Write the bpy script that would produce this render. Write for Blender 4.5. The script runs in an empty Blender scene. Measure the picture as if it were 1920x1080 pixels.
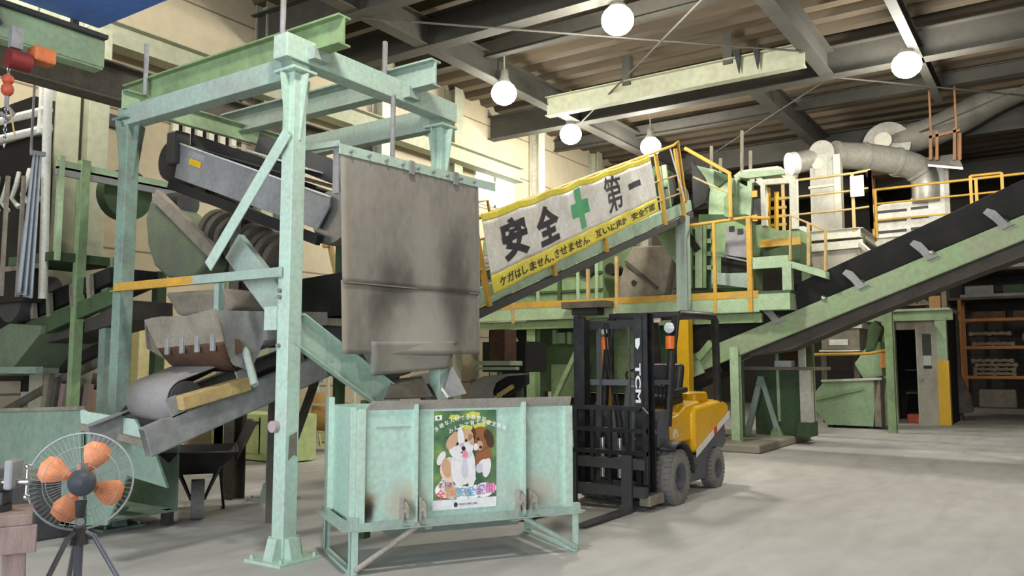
import bpy, math, random
from mathutils import Vector, Matrix
random.seed(7)
SC = bpy.context.scene
COL = SC.collection
# ------------------------------------------------------------------ camera, world, exposure
F, CX, CY, HZ, VA, H = 1540.0, 960.0, 540.0, 685.0, 2000.0, 1.45
PITCH = math.atan((HZ - CY) / F)
YAW = math.atan((VA - CX) / math.hypot(F, HZ - CY))
FWD = Vector((-math.sin(YAW) * math.cos(PITCH), math.cos(YAW) * math.cos(PITCH), math.sin(PITCH)))
RT = Vector((math.cos(YAW), math.sin(YAW), 0))
UP = RT.cross(FWD)
EYE = Vector((0, 0, H))
cam = bpy.data.objects.new('camera', bpy.data.cameras.new('camera'))
COL.objects.link(cam)
cam.location = EYE
cam.rotation_euler = (math.pi / 2 + PITCH, 0, YAW)
cam.data.sensor_width = 36
cam.data.lens = 36 * F / 1920
cam.data.clip_end = 200
SC.camera = cam
SC.view_settings.view_transform = 'Standard'
SC.view_settings.look = 'None'
SC.view_settings.gamma = 1
SC.view_settings.exposure = 0.0
world = bpy.data.worlds.new('daylight')
SC.world = world
world.use_nodes = True
wb = world.node_tree.nodes['Background']
wb.inputs[0].default_value = (0.82, 0.90, 1.0, 1)
wb.inputs[1].default_value = 7.6
# the open shutter doorway behind the photographer: a sampling portal for the daylight
pl = bpy.data.lights.new('doorway_portal', 'AREA')
pl.shape = 'RECTANGLE'; pl.size = 11.0; pl.size_y = 5.2
pl.cycles.is_portal = True
po = bpy.data.objects.new('doorway_portal', pl); COL.objects.link(po)
po.location = (-1.5, -4.9, 2.6); po.rotation_euler = (math.radians(90), 0, 0)
LAMP_W = 560.0

def ray(px, py): return FWD * F + RT * (px - CX) - UP * (py - CY)
def at(px, py, x=None, y=None, z=None, d=None):
    """the point of a world plane (x=, y= or z=, or at depth d) seen at a photo pixel"""
    r = ray(px, py)
    if x is not None: t = (x - EYE.x) / r.x
    elif y is not None: t = (y - EYE.y) / r.y
    elif z is not None: t = (z - EYE.z) / r.z
    else: t = d / F
    return EYE + r * t

# ------------------------------------------------------------------ materials
def lin(c):
    return tuple((v / 12.92 if v <= .04045 else ((v + .055) / 1.055) ** 2.4) for v in (x / 255 for x in c))
MATS = {}
def mat(name, col, rough=.6, metal=0., dirt=None, amt=.35, scale=2.5, bump=.0, spec=.35, var=.10, stretch=None):
    """painted / dusty surface: base colour with patches of dirt of their own shape"""
    m = bpy.data.materials.new(name); m.use_nodes = True
    nt = m.node_tree; N = nt.nodes; L = nt.links
    b = N['Principled BSDF']
    b.inputs['Roughness'].default_value = rough; b.inputs['Metallic'].default_value = metal
    b.inputs['Specular IOR Level'].default_value = spec
    c = lin(col)
    tc = N.new('ShaderNodeTexCoord'); mp = N.new('ShaderNodeMapping'); L.new(tc.outputs['Object'], mp.inputs[0])
    if stretch: mp.inputs['Scale'].default_value = stretch
    n1 = N.new('ShaderNodeTexNoise'); n1.inputs['Scale'].default_value = scale; n1.inputs['Detail'].default_value = 6; n1.inputs['Roughness'].default_value = .65
    L.new(mp.outputs[0], n1.inputs['Vector'])
    n2 = N.new('ShaderNodeTexNoise'); n2.inputs['Scale'].default_value = scale * 9; n2.inputs['Detail'].default_value = 3
    L.new(mp.outputs[0], n2.inputs['Vector'])
    cr = N.new('ShaderNodeValToRGB')
    cr.color_ramp.elements[0].position = .42; cr.color_ramp.elements[1].position = .68
    L.new(n1.outputs[0], cr.inputs[0])
    mul = N.new('ShaderNodeMath'); mul.operation = 'MULTIPLY'; mul.inputs[1].default_value = amt if dirt else 0
    L.new(cr.outputs[0], mul.inputs[0])
    mx = N.new('ShaderNodeMix'); mx.data_type = 'RGBA'
    mx.inputs[6].default_value = (*c, 1); mx.inputs[7].default_value = (*lin(dirt), 1) if dirt else (*c, 1)
    L.new(mul.outputs[0], mx.inputs[0])
    mv = N.new('ShaderNodeMapRange'); mv.inputs[1].default_value = .3; mv.inputs[2].default_value = .7
    mv.inputs[3].default_value = 1 - var; mv.inputs[4].default_value = 1 + var
    L.new(n2.outputs[0], mv.inputs[0])
    m2 = N.new('ShaderNodeMix'); m2.data_type = 'RGBA'; m2.blend_type = 'MULTIPLY'; m2.inputs[0].default_value = 1
    L.new(mx.outputs[2], m2.inputs[6]); L.new(mv.outputs[0], m2.inputs[7])
    L.new(m2.outputs[2], b.inputs['Base Color'])
    if bump:
        bp = N.new('ShaderNodeBump'); bp.inputs['Strength'].default_value = bump; bp.inputs['Distance'].default_value = .02
        L.new(n2.outputs[0], bp.inputs['Height']); L.new(bp.outputs[0], b.inputs['Normal'])
    MATS[name] = m
    return m
def emat(name, col, strength):
    m = bpy.data.materials.new(name); m.use_nodes = True
    b = m.node_tree.nodes['Principled BSDF']
    b.inputs['Base Color'].default_value = (.8, .8, .8, 1)
    b.inputs['Emission Color'].default_value = (*lin(col), 1); b.inputs['Emission Strength'].default_value = strength
    return m
DUST = (150, 142, 130)
mint = mat('mint_paint', (182, 208, 192), .5, dirt=(178, 184, 172), amt=.5, scale=3, bump=.05)
mintd = mat('dusty_mint_paint', (128, 152, 138), .7, dirt=(112, 110, 104), amt=.75, scale=3.5, bump=.08)
mintg = mat('grey_mint_paint', (160, 180, 168), .65, dirt=(150, 146, 138), amt=.6, scale=3, bump=.05)
green = mat('machine_green', (138, 163, 118), .6, dirt=(108, 116, 88), amt=.7, scale=1.6, bump=.05)
lgreen = mat('pale_machine_green', (170, 194, 156), .6, dirt=(140, 148, 124), amt=.6, scale=2, bump=.05)
dusg = mat('dusty_frame_green', (140, 160, 122), .7, dirt=(146, 144, 126), amt=.8, scale=1.4, bump=.08)
dgreen = mat('dark_machine_green', (68, 92, 60), .65, dirt=(70, 76, 58), amt=.7, scale=1.5, bump=.05)
tan = mat('dusty_steel', (142, 134, 120), .8, dirt=(98, 90, 80), amt=.6, scale=4, bump=.15)
dtan = mat('dark_dusty_steel', (96, 90, 80), .85, dirt=(62, 56, 50), amt=.7, scale=4, bump=.2)
rust = mat('rusty_steel', (92, 66, 50), .9, dirt=(58, 46, 40), amt=.7, scale=6, bump=.2)
grey = mat('grey_panel', (146, 146, 146), .55, dirt=(104, 102, 98), amt=.6, scale=2.5, bump=.05)
dgrey = mat('dark_grey_steel', (66, 66, 68), .6, dirt=(84, 80, 74), amt=.5, scale=4, bump=.08)
chrome = mat('bright_steel', (200, 200, 200), .25, metal=.9)
blk = mat('black_paint', (30, 31, 35), .45, dirt=(70, 67, 62), amt=.45, scale=5, bump=.04)
blk2 = mat('black_rubber_belt', (24, 24, 24), .75, dirt=(48, 45, 42), amt=.5, scale=3, bump=.06)
tyre = mat('dusty_tyre_rubber', (116, 114, 110), .9, dirt=(146, 140, 132), amt=.7, scale=6, bump=.2)
belt = mat('dusty_belt', (146, 142, 140), .8, dirt=(120, 116, 114), amt=.4, scale=5, bump=.05)
dbelt = mat('dark_return_belt', (78, 72, 66), .85, dirt=(56, 52, 48), amt=.6, scale=3, bump=.08)
yel = mat('safety_yellow', (206, 160, 62), .55, dirt=(150, 128, 84), amt=.55, scale=5)
yel2 = mat('faded_yellow', (196, 168, 112), .65, dirt=(150, 132, 96), amt=.6, scale=6)
ylw = mat('bright_yellow', (226, 176, 24), .4, dirt=(196, 150, 40), amt=.3, scale=3)
fyel = mat('forklift_yellow', (232, 176, 12), .28, dirt=(208, 156, 24), amt=.3, scale=3, spec=.5)
fgrey = mat('forklift_grey', (84, 87, 92), .5, dirt=(96, 96, 94), amt=.5, scale=4)
white = mat('white_paint', (226, 226, 220), .6, dirt=(196, 192, 180), amt=.4, scale=3)
ivory = mat('ivory_paint', (206, 204, 188), .7, dirt=(170, 164, 146), amt=.5, scale=1.5)
galv = mat('galvanised_sheet', (170, 168, 158), .45, metal=.35, dirt=(140, 134, 122), amt=.5, scale=1.5, bump=.03)
orange = mat('orange_plastic', (252, 160, 108), .4, dirt=(244, 146, 96), amt=.3, scale=6)
ored = mat('orange_red_paint', (188, 86, 62), .5, dirt=(150, 60, 44), amt=.4, scale=6)
wood = mat('weathered_wood', (150, 128, 120), .8, dirt=(112, 96, 88), amt=.6, scale=4, bump=.15, stretch=(1, 6, 1))
pwood = mat('pallet_wood', (124, 112, 92), .85, dirt=(90, 82, 70), amt=.5, scale=4, bump=.1)
rackor = mat('rack_orange', (166, 108, 58), .6, dirt=(120, 84, 54), amt=.4, scale=3)
blue = mat('blue_sheet', (86, 128, 210), .6, dirt=(76, 116, 196), amt=.5, scale=1.2)
pvc = mat('blue_grey_plastic', (156, 164, 172), .35, dirt=(134, 138, 140), amt=.4, scale=2)
dark = mat('dark_interior', (34, 33, 31), .9, dirt=(48, 45, 40), amt=.5, scale=2)
steelroof = mat('roof_steel', (72, 70, 64), .7, dirt=(54, 52, 48), amt=.5, scale=1)
paleroof = mat('pale_roof_steel', (158, 160, 138), .65, dirt=(150, 148, 124), amt=.5, scale=1)
cardboard = mat('cardboard', (190, 150, 96), .85, dirt=(168, 130, 84), amt=.4, scale=4)
paper = mat('white_paper', (232, 232, 232), .7)
ygreen = mat('yellow_green_cabinet', (188, 202, 142), .6, dirt=(168, 182, 126), amt=.4, scale=1.2)
cab = mat('cream_cabinet', (222, 212, 160), .6, dirt=(204, 192, 142), amt=.4, scale=1.5)
inkblk = mat('black_print', (58, 56, 60), .8, dirt=(82, 78, 80), amt=.5, scale=4)
inkgrn = mat('green_print', (84, 172, 122), .8, dirt=(104, 184, 138), amt=.4, scale=3)
cloth = mat('white_banner_cloth', (238, 236, 230), .85, dirt=(190, 176, 160), amt=.5, scale=2.2)
clothy = mat('yellow_banner_band', (238, 222, 84), .85, dirt=(214, 196, 120), amt=.5, scale=2.2)

# curtain: blotches of dust splashed on the rubber sheet
def curtain_mat():
    m = mat('dust_splashed_rubber', (150, 144, 136), .85, dirt=(114, 109, 102), amt=.55, scale=1.6, bump=.12, stretch=(1, 1, .55))
    nt = m.node_tree; N = nt.nodes; L = nt.links
    b = N['Principled BSDF']; src = b.inputs['Base Color'].links[0].from_socket
    tc = N.new('ShaderNodeTexCoord'); sp = N.new('ShaderNodeSeparateXYZ'); L.new(tc.outputs['Object'], sp.inputs[0])
    def spot(y, z, ry, rz, lo, hi):
        out = []
        for s, c, r in (('Y', y, ry), ('Z', z, rz)):
            a = N.new('ShaderNodeMath'); a.operation = 'SUBTRACT'; a.inputs[1].default_value = c; L.new(sp.outputs[s], a.inputs[0])
            d = N.new('ShaderNodeMath'); d.operation = 'DIVIDE'; d.inputs[1].default_value = r; L.new(a.outputs[0], d.inputs[0])
            p = N.new('ShaderNodeMath'); p.operation = 'POWER'; p.inputs[1].default_value = 2; L.new(d.outputs[0], p.inputs[0]); out.append(p)
        ad = N.new('ShaderNodeMath'); ad.operation = 'ADD'; L.new(out[0].outputs[0], ad.inputs[0]); L.new(out[1].outputs[0], ad.inputs[1])
        nz = N.new('ShaderNodeTexNoise'); nz.inputs['Scale'].default_value = 5; L.new(tc.outputs['Object'], nz.inputs['Vector'])
        nm = N.new('ShaderNodeMath'); nm.operation = 'MULTIPLY_ADD'; nm.inputs[1].default_value = .9; L.new(nz.outputs[0], nm.inputs[0]); L.new(ad.outputs[0], nm.inputs[2])
        mr = N.new('ShaderNodeMapRange'); mr.inputs[1].default_value = lo; mr.inputs[2].default_value = hi; mr.inputs[3].default_value = 1; mr.inputs[4].default_value = 0
        mr.interpolation_type = 'SMOOTHSTEP'; L.new(nm.outputs[0], mr.inputs[0]); return mr
    for (y, z, ry, rz, lo, hi, col, k) in ((5.30, 2.0, .42, .55, .3, 1.5, (66, 62, 58), .75), (6.15, 2.2, .30, .8, .3, 1.5, (70, 66, 62), .7),
                                           (5.65, 1.62, .62, .55, .4, 1.5, (182, 174, 164), .9), (5.7, 2.45, .18, .75, .3, 1.6, (160, 154, 146), .6),
                                           (4.72, 1.9, .09, 1.6, .4, 1.3, (148, 136, 118), .7), (6.0, 1.28, .36, .17, .4, 1.4, (60, 57, 54), .8)):
        mr = spot(y, z, ry, rz, lo, hi)
        ml = N.new('ShaderNodeMath'); ml.operation = 'MULTIPLY'; ml.inputs[1].default_value = k; L.new(mr.outputs[0], ml.inputs[0])
        mx = N.new('ShaderNodeMix'); mx.data_type = 'RGBA'; mx.inputs[7].default_value = (*lin(col), 1)
        L.new(ml.outputs[0], mx.inputs[0]); L.new(src, mx.inputs[6]); src = mx.outputs[2]
    L.new(src, b.inputs['Base Color'])
    return m
curtm = curtain_mat()

# ------------------------------------------------------------------ mesh helpers
class M:
    """collects shapes; build() links them as ONE mesh object"""
    def __init__(s): s.v = []; s.f = []; s.sm = []; s.mi = []; s.cur = 0
    def add(s, vs, fs, sm=False):
        n = len(s.v); s.v += [Vector(v) for v in vs]
        for i, f in enumerate(fs):
            s.f.append([k + n for k in f]); s.sm.append(sm if isinstance(sm, bool) else sm[i]); s.mi.append(s.cur)
        return s
    def bx(s, x0, x1, y0, y1, z0, z1):
        vs = [(x, y, z) for z in (z0, z1) for x, y in ((x0, y0), (x1, y0), (x1, y1), (x0, y1))]
        return s.add(vs, [(3, 2, 1, 0), (4, 5, 6, 7), (0, 1, 5, 4), (1, 2, 6, 5), (2, 3, 7, 6), (3, 0, 4, 7)])
    def frame(s, p, q, up):
        d = (Vector(q) - Vector(p)).normalized(); u = Vector(up)
        if abs(d.dot(u)) > .98: u = Vector((0, 1, 0)) if abs(d.y) < .9 else Vector((1, 0, 0))
        sd = d.cross(u).normalized(); return sd, sd.cross(d).normalized()
    def prof(s, p, q, poly, up=(0, 0, 1)):
        p, q = Vector(p), Vector(q); a, b = s.frame(p, q, up); n = len(poly)
        vs = [e + a * x + b * y for e in (p, q) for x, y in poly]
        fs = [(i, (i + 1) % n, n + (i + 1) % n, n + i) for i in range(n)] + [tuple(range(n))[::-1], tuple(range(n, 2 * n))]
        return s.add(vs, fs)
    def bar(s, p, q, w, h=None, up=(0, 0, 1)):
        h = h or w; w /= 2; h /= 2
        return s.prof(p, q, [(-w, -h), (w, -h), (w, h), (-w, h)], up)
    def ibeam(s, p, q, w, h, t=.012, up=(0, 0, 1)):
        w /= 2; h /= 2; a = t / 2
        return s.prof(p, q, [(-w, -h), (w, -h), (w, -h + t), (a, -h + t), (a, h - t), (w, h - t), (w, h), (-w, h), (-w, h - t), (-a, h - t), (-a, -h + t), (-w, -h + t)], up)
    def chan(s, p, q, w, h, t=.01, up=(0, 0, 1)):
        h /= 2
        return s.prof(p, q, [(0, -h), (w, -h), (w, -h + t), (t, -h + t), (t, h - t), (w, h - t), (w, h), (0, h)], up)
    def ang(s, p, q, w, h=None, t=.008, up=(0, 0, 1)):
        h = h or w
        return s.prof(p, q, [(0, 0), (w, 0), (w, t), (t, t), (t, h), (0, h)], up)
    def cyl(s, p, q, r, r2=None, n=16, caps=True):
        p, q = Vector(p), Vector(q); r2 = r if r2 is None else r2; a, b = s.frame(p, q, (0, 0, 1))
        cs = [(math.cos(2 * math.pi * i / n), math.sin(2 * math.pi * i / n)) for i in range(n)]
        vs = [p + (a * c + b * t) * r for c, t in cs] + [q + (a * c + b * t) * r2 for c, t in cs]
        s.add(vs, [(i, (i + 1) % n, n + (i + 1) % n, n + i) for i in range(n)], True)
        if caps: s.add(vs, [tuple(range(n))[::-1], tuple(range(n, 2 * n))])
        return s
    def tube(s, pts, r, n=8, closed=False):
        pts = [Vector(p) for p in pts]; k = len(pts); vs = []
        prev = None
        for i, p in enumerate(pts):
            if closed: d = (pts[(i + 1) % k] - pts[i - 1]).normalized()
            else: d = (pts[min(i + 1, k - 1)] - pts[max(i - 1, 0)]).normalized()
            if prev is None:
                u = Vector((0, 0, 1)) if abs(d.z) < .9 else Vector((1, 0, 0)); a = d.cross(u).normalized()
            else:
                a = (prev - d * prev.dot(d)).normalized()
            prev = a; b = d.cross(a)
            rr = r[i] if isinstance(r, (list, tuple)) else r
            vs += [p + (a * math.cos(2 * math.pi * j / n) + b * math.sin(2 * math.pi * j / n)) * rr for j in range(n)]
        fs = []
        for i in range(k if closed else k - 1):
            o, e = i * n, ((i + 1) % k) * n
            fs += [(o + j, o + (j + 1) % n, e + (j + 1) % n, e + j) for j in range(n)]
        s.add(vs, fs, True)
        if not closed: s.add(vs[:n], [tuple(range(n))[::-1]]); s.add(vs[-n:], [tuple(range(n))])
        return s
    def prism(s, poly, vec):
        n = len(poly); v = Vector(vec); vs = [Vector(p) for p in poly]; vs += [p + v for p in vs]
        return s.add(vs, [tuple(range(n))[::-1], tuple(range(n, 2 * n))] + [(i, (i + 1) % n, n + (i + 1) % n, n + i) for i in range(n)])
    def plate(s, pts, t):
        """flat polygon given thickness t along its normal"""
        p = [Vector(q) for q in pts]; n = (p[1] - p[0]).cross(p[2] - p[0]).normalized()
        return s.prism([q - n * t / 2 for q in p], n * t)
    def lathe(s, prof, o, d, n=24):
        o = Vector(o); d = Vector(d).normalized(); a, b = s.frame(o, o + d, (0, 0, 1)); k = len(prof); vs = []
        for r, h in prof:
            vs += [o + d * h + (a * math.cos(2 * math.pi * j / n) + b * math.sin(2 * math.pi * j / n)) * r for j in range(n)]
        return s.add(vs, [(i * n + j, i * n + (j + 1) % n, (i + 1) * n + (j + 1) % n, (i + 1) * n + j) for i in range(k - 1) for j in range(n)], True)
    def ball(s, c, r, sc=(1, 1, 1), n=12):
        k = n // 2; pr = []; vs = []
        for i in range(k + 1):
            t = math.pi * i / k
            vs += [Vector(c) + Vector((math.sin(t) * math.cos(2 * math.pi * j / n) * sc[0], math.sin(t) * math.sin(2 * math.pi * j / n) * sc[1], math.cos(t) * sc[2])) * r for j in range(n)]
        return s.add(vs, [(i * n + j, (i + 1) * n + j, (i + 1) * n + (j + 1) % n, i * n + (j + 1) % n) for i in range(k) for j in range(n)], True)
    def grid(s, fn, nu, nv, sm=True):
        vs = [fn(i / nu, j / nv) for j in range(nv + 1) for i in range(nu + 1)]
        w = nu + 1
        return s.add(vs, [(j * w + i, j * w + i + 1, (j + 1) * w + i + 1, (j + 1) * w + i) for j in range(nv) for i in range(nu)], sm)
    def build(s, name, m, parent=None, bevel=0, X=None, seg=2, solid=0):
        me = bpy.data.meshes.new(name)
        me.from_pydata([(X @ v) if X else v for v in s.v], [], s.f)
        for p, q, k in zip(me.polygons, s.sm, s.mi): p.use_smooth = q; p.material_index = k
        for mm in (m if isinstance(m, (list, tuple)) else [m]): me.materials.append(mm)
        o = bpy.data.objects.new(name, me); COL.objects.link(o)
        if parent:
            o.parent = parent; o.matrix_parent_inverse = WORLD[parent].inverted() if parent in WORLD else Matrix()
        if solid:
            sm = o.modifiers.new('thickness', 'SOLIDIFY'); sm.thickness = solid; sm.offset = 0
        if bevel:
            b = o.modifiers.new('bevel', 'BEVEL'); b.width = bevel; b.segments = seg; b.limit_method = 'ANGLE'; b.angle_limit = math.radians(40)
        return o
WORLD = {}
def thing(name, label, cat, loc, group=None, rz=0):
    o = bpy.data.objects.new(name, None); COL.objects.link(o); o.empty_display_size = .1
    o.location = loc; o.rotation_euler = (0, 0, rz)
    WORLD[o] = Matrix.Translation(Vector(loc)) @ Matrix.Rotation(rz, 4, 'Z')
    o['label'] = label; o['category'] = cat
    if group: o['group'] = group
    return o
def tag(o, label, cat, group=None):
    o['label'] = label; o['category'] = cat
    if group: o['group'] = group
    return o
def struct(o): o['kind'] = 'structure'; return o
def dup(root, delta, label, rz=None):
    r = root.copy(); COL.objects.link(r); r.location = Vector(root.location) + Vector(delta); r['label'] = label
    if rz is not None: r.rotation_euler = (0, 0, rz)
    for ch in list(root.children):
        c = ch.copy(); COL.objects.link(c); c.parent = r; c.matrix_parent_inverse = ch.matrix_parent_inverse
        for g in list(ch.children):
            d = g.copy(); COL.objects.link(d); d.parent = c; d.matrix_parent_inverse = g.matrix_parent_inverse
    return r
def text_mesh(txt, size, bold=0.0, extr=0.0, align='LEFT', res=3):
    cu = bpy.data.curves.new('lettering', 'FONT'); cu.body = txt; cu.size = size; cu.offset = bold; cu.extrude = extr
    cu.align_x = align; cu.resolution_u = res
    o = bpy.data.objects.new('lettering', cu); COL.objects.link(o)
    bpy.context.view_layer.update()
    me = bpy.data.meshes.new_from_object(o.evaluated_get(bpy.context.evaluated_depsgraph_get()))
    bpy.data.objects.remove(o); bpy.data.curves.remove(cu)
    return me
def lettering(name, txt, fn, w, h, m, parent, bold=0.0, cuts=0):
    """text stretched to w x h; fn(x, y) -> world point"""
    me = text_mesh(txt, 1.0, bold)
    vs = [v.co.copy() for v in me.vertices]
    x0, x1 = min(v.x for v in vs), max(v.x for v in vs); y0, y1 = min(v.y for v in vs), max(v.y for v in vs)
    if cuts:
        import bmesh
        bm = bmesh.new(); bm.from_mesh(me)
        for i in range(1, cuts):
            for ax_, lo, hi in ((0, x0, x1), (1, y0, y1)):
                c = lo + (hi - lo) * i / cuts; n = (1, 0, 0) if ax_ == 0 else (0, 1, 0)
                bmesh.ops.bisect_plane(bm, geom=bm.verts[:] + bm.edges[:] + bm.faces[:], dist=1e-5, plane_co=(c, 0, 0) if ax_ == 0 else (0, c, 0), plane_no=n)
        bm.to_mesh(me); bm.free()
    for v in me.vertices: v.co = fn((v.co.x - x0) / max(x1 - x0, 1e-6) * w, (v.co.y - y0) / max(y1 - y0, 1e-6) * h)
    me.materials.clear(); me.materials.append(m); me.name = name
    o = bpy.data.objects.new(name, me); COL.objects.link(o)
    if parent: o.parent = parent; o.matrix_parent_inverse = WORLD[parent].inverted()
    return o
V = Vector
# ------------------------------------------------------------------ setting
def floor_mat():
    m = mat('dusty_concrete', (188, 186, 182), .75, dirt=(158, 155, 150), amt=.65, scale=.55, bump=.08, var=.06, stretch=(1, .45, 1))
    nt = m.node_tree; N = nt.nodes; L = nt.links; b = N['Principled BSDF']; src = b.inputs['Base Color'].links[0].from_socket
    tc = N.new('ShaderNodeTexCoord'); mp = N.new('ShaderNodeMapping'); mp.inputs['Scale'].default_value = (2.2, .5, 1); mp.inputs['Rotation'].default_value = (0, 0, .9)
    L.new(tc.outputs['Object'], mp.inputs[0])
    n = N.new('ShaderNodeTexNoise'); n.inputs['Scale'].default_value = 1.3; n.inputs['Detail'].default_value = 5; n.inputs['Distortion'].default_value = .8; L.new(mp.outputs[0], n.inputs['Vector'])
    mr = N.new('ShaderNodeMapRange'); mr.inputs[1].default_value = .48; mr.inputs[2].default_value = .72; mr.inputs[4].default_value = .45; L.new(n.outputs[0], mr.inputs[0])
    mx = N.new('ShaderNodeMix'); mx.data_type = 'RGBA'; mx.inputs[7].default_value = (*lin((156, 152, 146)), 1); L.new(mr.outputs[0], mx.inputs[0]); L.new(src, mx.inputs[6])
    L.new(mx.outputs[2], b.inputs['Base Color'])
    return m
XL, XR, YF, YB, ZC = -11.6, 9.0, -5.0, 32.0, 7.8
ZT = ZC + .19
struct(M().bx(XL - .3, XR + .3, YF - 8, YB + .3, -.2, 0).build('floor', floor_mat()))
def seam_wall(name, col, dirt, seam, axis='Z', per=1.05):
    m = mat(name, col, .75, dirt=dirt, amt=.45, scale=.8, var=.05)
    nt = m.node_tree; N = nt.nodes; L = nt.links; b = N['Principled BSDF']; src = b.inputs['Base Color'].links[0].from_socket
    tc = N.new('ShaderNodeTexCoord'); sp = N.new('ShaderNodeSeparateXYZ'); L.new(tc.outputs['Object'], sp.inputs[0])
    d = N.new('ShaderNodeMath'); d.operation = 'DIVIDE'; d.inputs[1].default_value = per; L.new(sp.outputs[axis], d.inputs[0])
    f = N.new('ShaderNodeMath'); f.operation = 'FRACT'; L.new(d.outputs[0], f.inputs[0])
    c = N.new('ShaderNodeMath'); c.operation = 'LESS_THAN'; c.inputs[1].default_value = .03; L.new(f.outputs[0], c.inputs[0])
    mx = N.new('ShaderNodeMix'); mx.data_type = 'RGBA'; mx.inputs[7].default_value = (*lin(seam), 1); L.new(c.outputs[0], mx.inputs[0]); L.new(src, mx.inputs[6])
    L.new(mx.outputs[2], b.inputs['Base Color']); return m
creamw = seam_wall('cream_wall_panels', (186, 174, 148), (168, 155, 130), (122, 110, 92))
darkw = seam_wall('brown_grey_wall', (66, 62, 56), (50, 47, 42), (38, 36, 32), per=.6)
# left wall with two openings for its windows
WY0, WY1, WZ0, WZ1 = 15.6, 17.3, 5.35, 6.35
LY0, LY1, LZ0, LZ1 = 7.55, 8.9, 4.9, 6.1
w = M()
w.bx(XL - .2, XL, YF, LY0, 0, ZT).bx(XL - .2, XL, LY1, WY0, 0, ZT).bx(XL - .2, XL, WY1, YB, 0, ZT)
w.bx(XL - .2, XL, LY0, LY1, 0, LZ0).bx(XL - .2, XL, LY0, LY1, LZ1, ZT).bx(XL - .2, XL, WY0, WY1, 0, WZ0).bx(XL - .2, XL, WY0, WY1, WZ1, ZT)
struct(w.build('wall_left', creamw))
wf = M()
for a, b_, c, d in ((WY0, WY1, WZ0, WZ0 + .06), (WY0, WY1, WZ1 - .06, WZ1), (WY0, WY0 + .06, WZ0, WZ1), (WY1 - .06, WY1, WZ0, WZ1), ((WY0 + WY1) / 2 - .03, (WY0 + WY1) / 2 + .03, WZ0, WZ1)):
    wf.bx(XL - .1, XL + .03, a, b_, c, d)
w1 = struct(wf.build('window_1', white))
M().bx(XL - .07, XL - .06, WY0, WY1, WZ0, WZ1).build('pane', emat('daylit_frosted_glass', (250, 252, 255), 2.2), w1)
lv = M()
k = 0
y = LY0
while y < LY1 - .05:
    lv.bx(XL - .02, XL + .06, y, y + .1, LZ0, LZ1); y += .22
lv.bx(XL - .05, XL + .08, LY0 - .05, LY1 + .05, LZ0 - .08, LZ0).bx(XL - .05, XL + .08, LY0 - .05, LY1 + .05, LZ1, LZ1 + .08)
w2 = struct(lv.build('window_2', ivory))
M().bx(XL - .16, XL - .14, LY0, LY1, LZ0, LZ1).build('pane', dark, w2)
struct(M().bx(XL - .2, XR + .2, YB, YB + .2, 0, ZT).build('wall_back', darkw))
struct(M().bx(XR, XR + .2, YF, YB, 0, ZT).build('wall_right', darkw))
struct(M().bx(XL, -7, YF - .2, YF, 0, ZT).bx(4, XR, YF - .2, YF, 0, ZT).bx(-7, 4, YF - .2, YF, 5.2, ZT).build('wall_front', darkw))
# roof deck: folded steel sheets, ribs along x
deckm = mat('roof_deck', (92, 80, 64), .8, dirt=(60, 53, 44), amt=.8, scale=.5, var=.12, stretch=(.25, 2.2, 1))
dk = M(); ys = []; y = YF - .2; P_ = .62
while y < YB + .2:
    ys += [(y, 0), (y + .24, 0), (y + .31, .14), (y + .55, .14)]; y += P_
vs = [(x, yy, ZC + z) for x in (XL - .2, XR + .2) for yy, z in ys]; n = len(ys)
dk.add(vs, [(i, i + 1, n + i + 1, n + i) for i in range(n - 1)])
n0 = len(dk.v)
dk.bx(XL - .2, XR + .2, YF - .2, YB + .2, ZC + .2, ZC + .25)
struct(dk.build('ceiling', deckm))
def beam(name, p, q, w, h, m): return struct(M().ibeam(p, q, w, h, .02).build(name, m))
for x, ya, yb_ in ((-9.1, YF, YB), (-3.56, YF, 16.3), (2.0, YF, YB), (at(1410, 170, z=7.03).x, 16.3, YB)): beam('ceiling_girder', (x, ya, 7.28), (x, yb_, 7.28), .26, .5, steelroof)
beam('ceiling_girder', (-1.95, YF, 7.15), (-1.95, 19.2, 7.15), .16, .28, steelroof)
beam('ceiling_girder', (-11.2, YF, 6.2), (-11.2, 17, 6.2), .3, .36, paleroof)
for y in (9.15, 10.85, 16.3, 22.5, 28): beam('ceiling_beam', (XL, y, 7.3), (XR, y, 7.3), .28, .58, steelroof)
for y in (12.6, 19.4): beam('ceiling_beam', (XL, y, 7.55), (XR, y, 7.55), .16, .3, steelroof)
# pale service beam with hanging brackets under the deck
sb = beam('ceiling_beam', (-9.0, 14.75, 6.98), (-3.6, 14.75, 6.98), .2, .42, paleroof)
for x in (-7.1, -5.0): M().bx(x - .09, x + .09, 14.7, 14.85, 7.1, 7.7).build('hanger', steelroof, sb)
for x in (-4.85, -4.5): M().prism([(x, 14.6, 7.3), (x + .14, 14.6, 7.3), (x + .09, 14.6, 6.85)], (0, .06, 0)).build('bracket', blk, sb)
rods = M()
for a, b_ in (((-9.1, 9.2, 7.0), (-3.6, 14.6, 7.0)), ((-9.1, 16.3, 7.0), (-3.6, 10.9, 7.0)), ((-3.5, 16.3, 7.02), (2, 22.4, 7.02)), ((-3.5, 22.4, 7.02), (2, 16.4, 7.02)), ((-9.1, 22.4, 7.02), (-3.6, 16.4, 7.02)), ((-3.5, 10.9, 7.02), (2, 16.2, 7.02))):
    rods.tube([a, b_], .018, 6)
struct(rods.build('ceiling_brace', steelroof))
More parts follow.
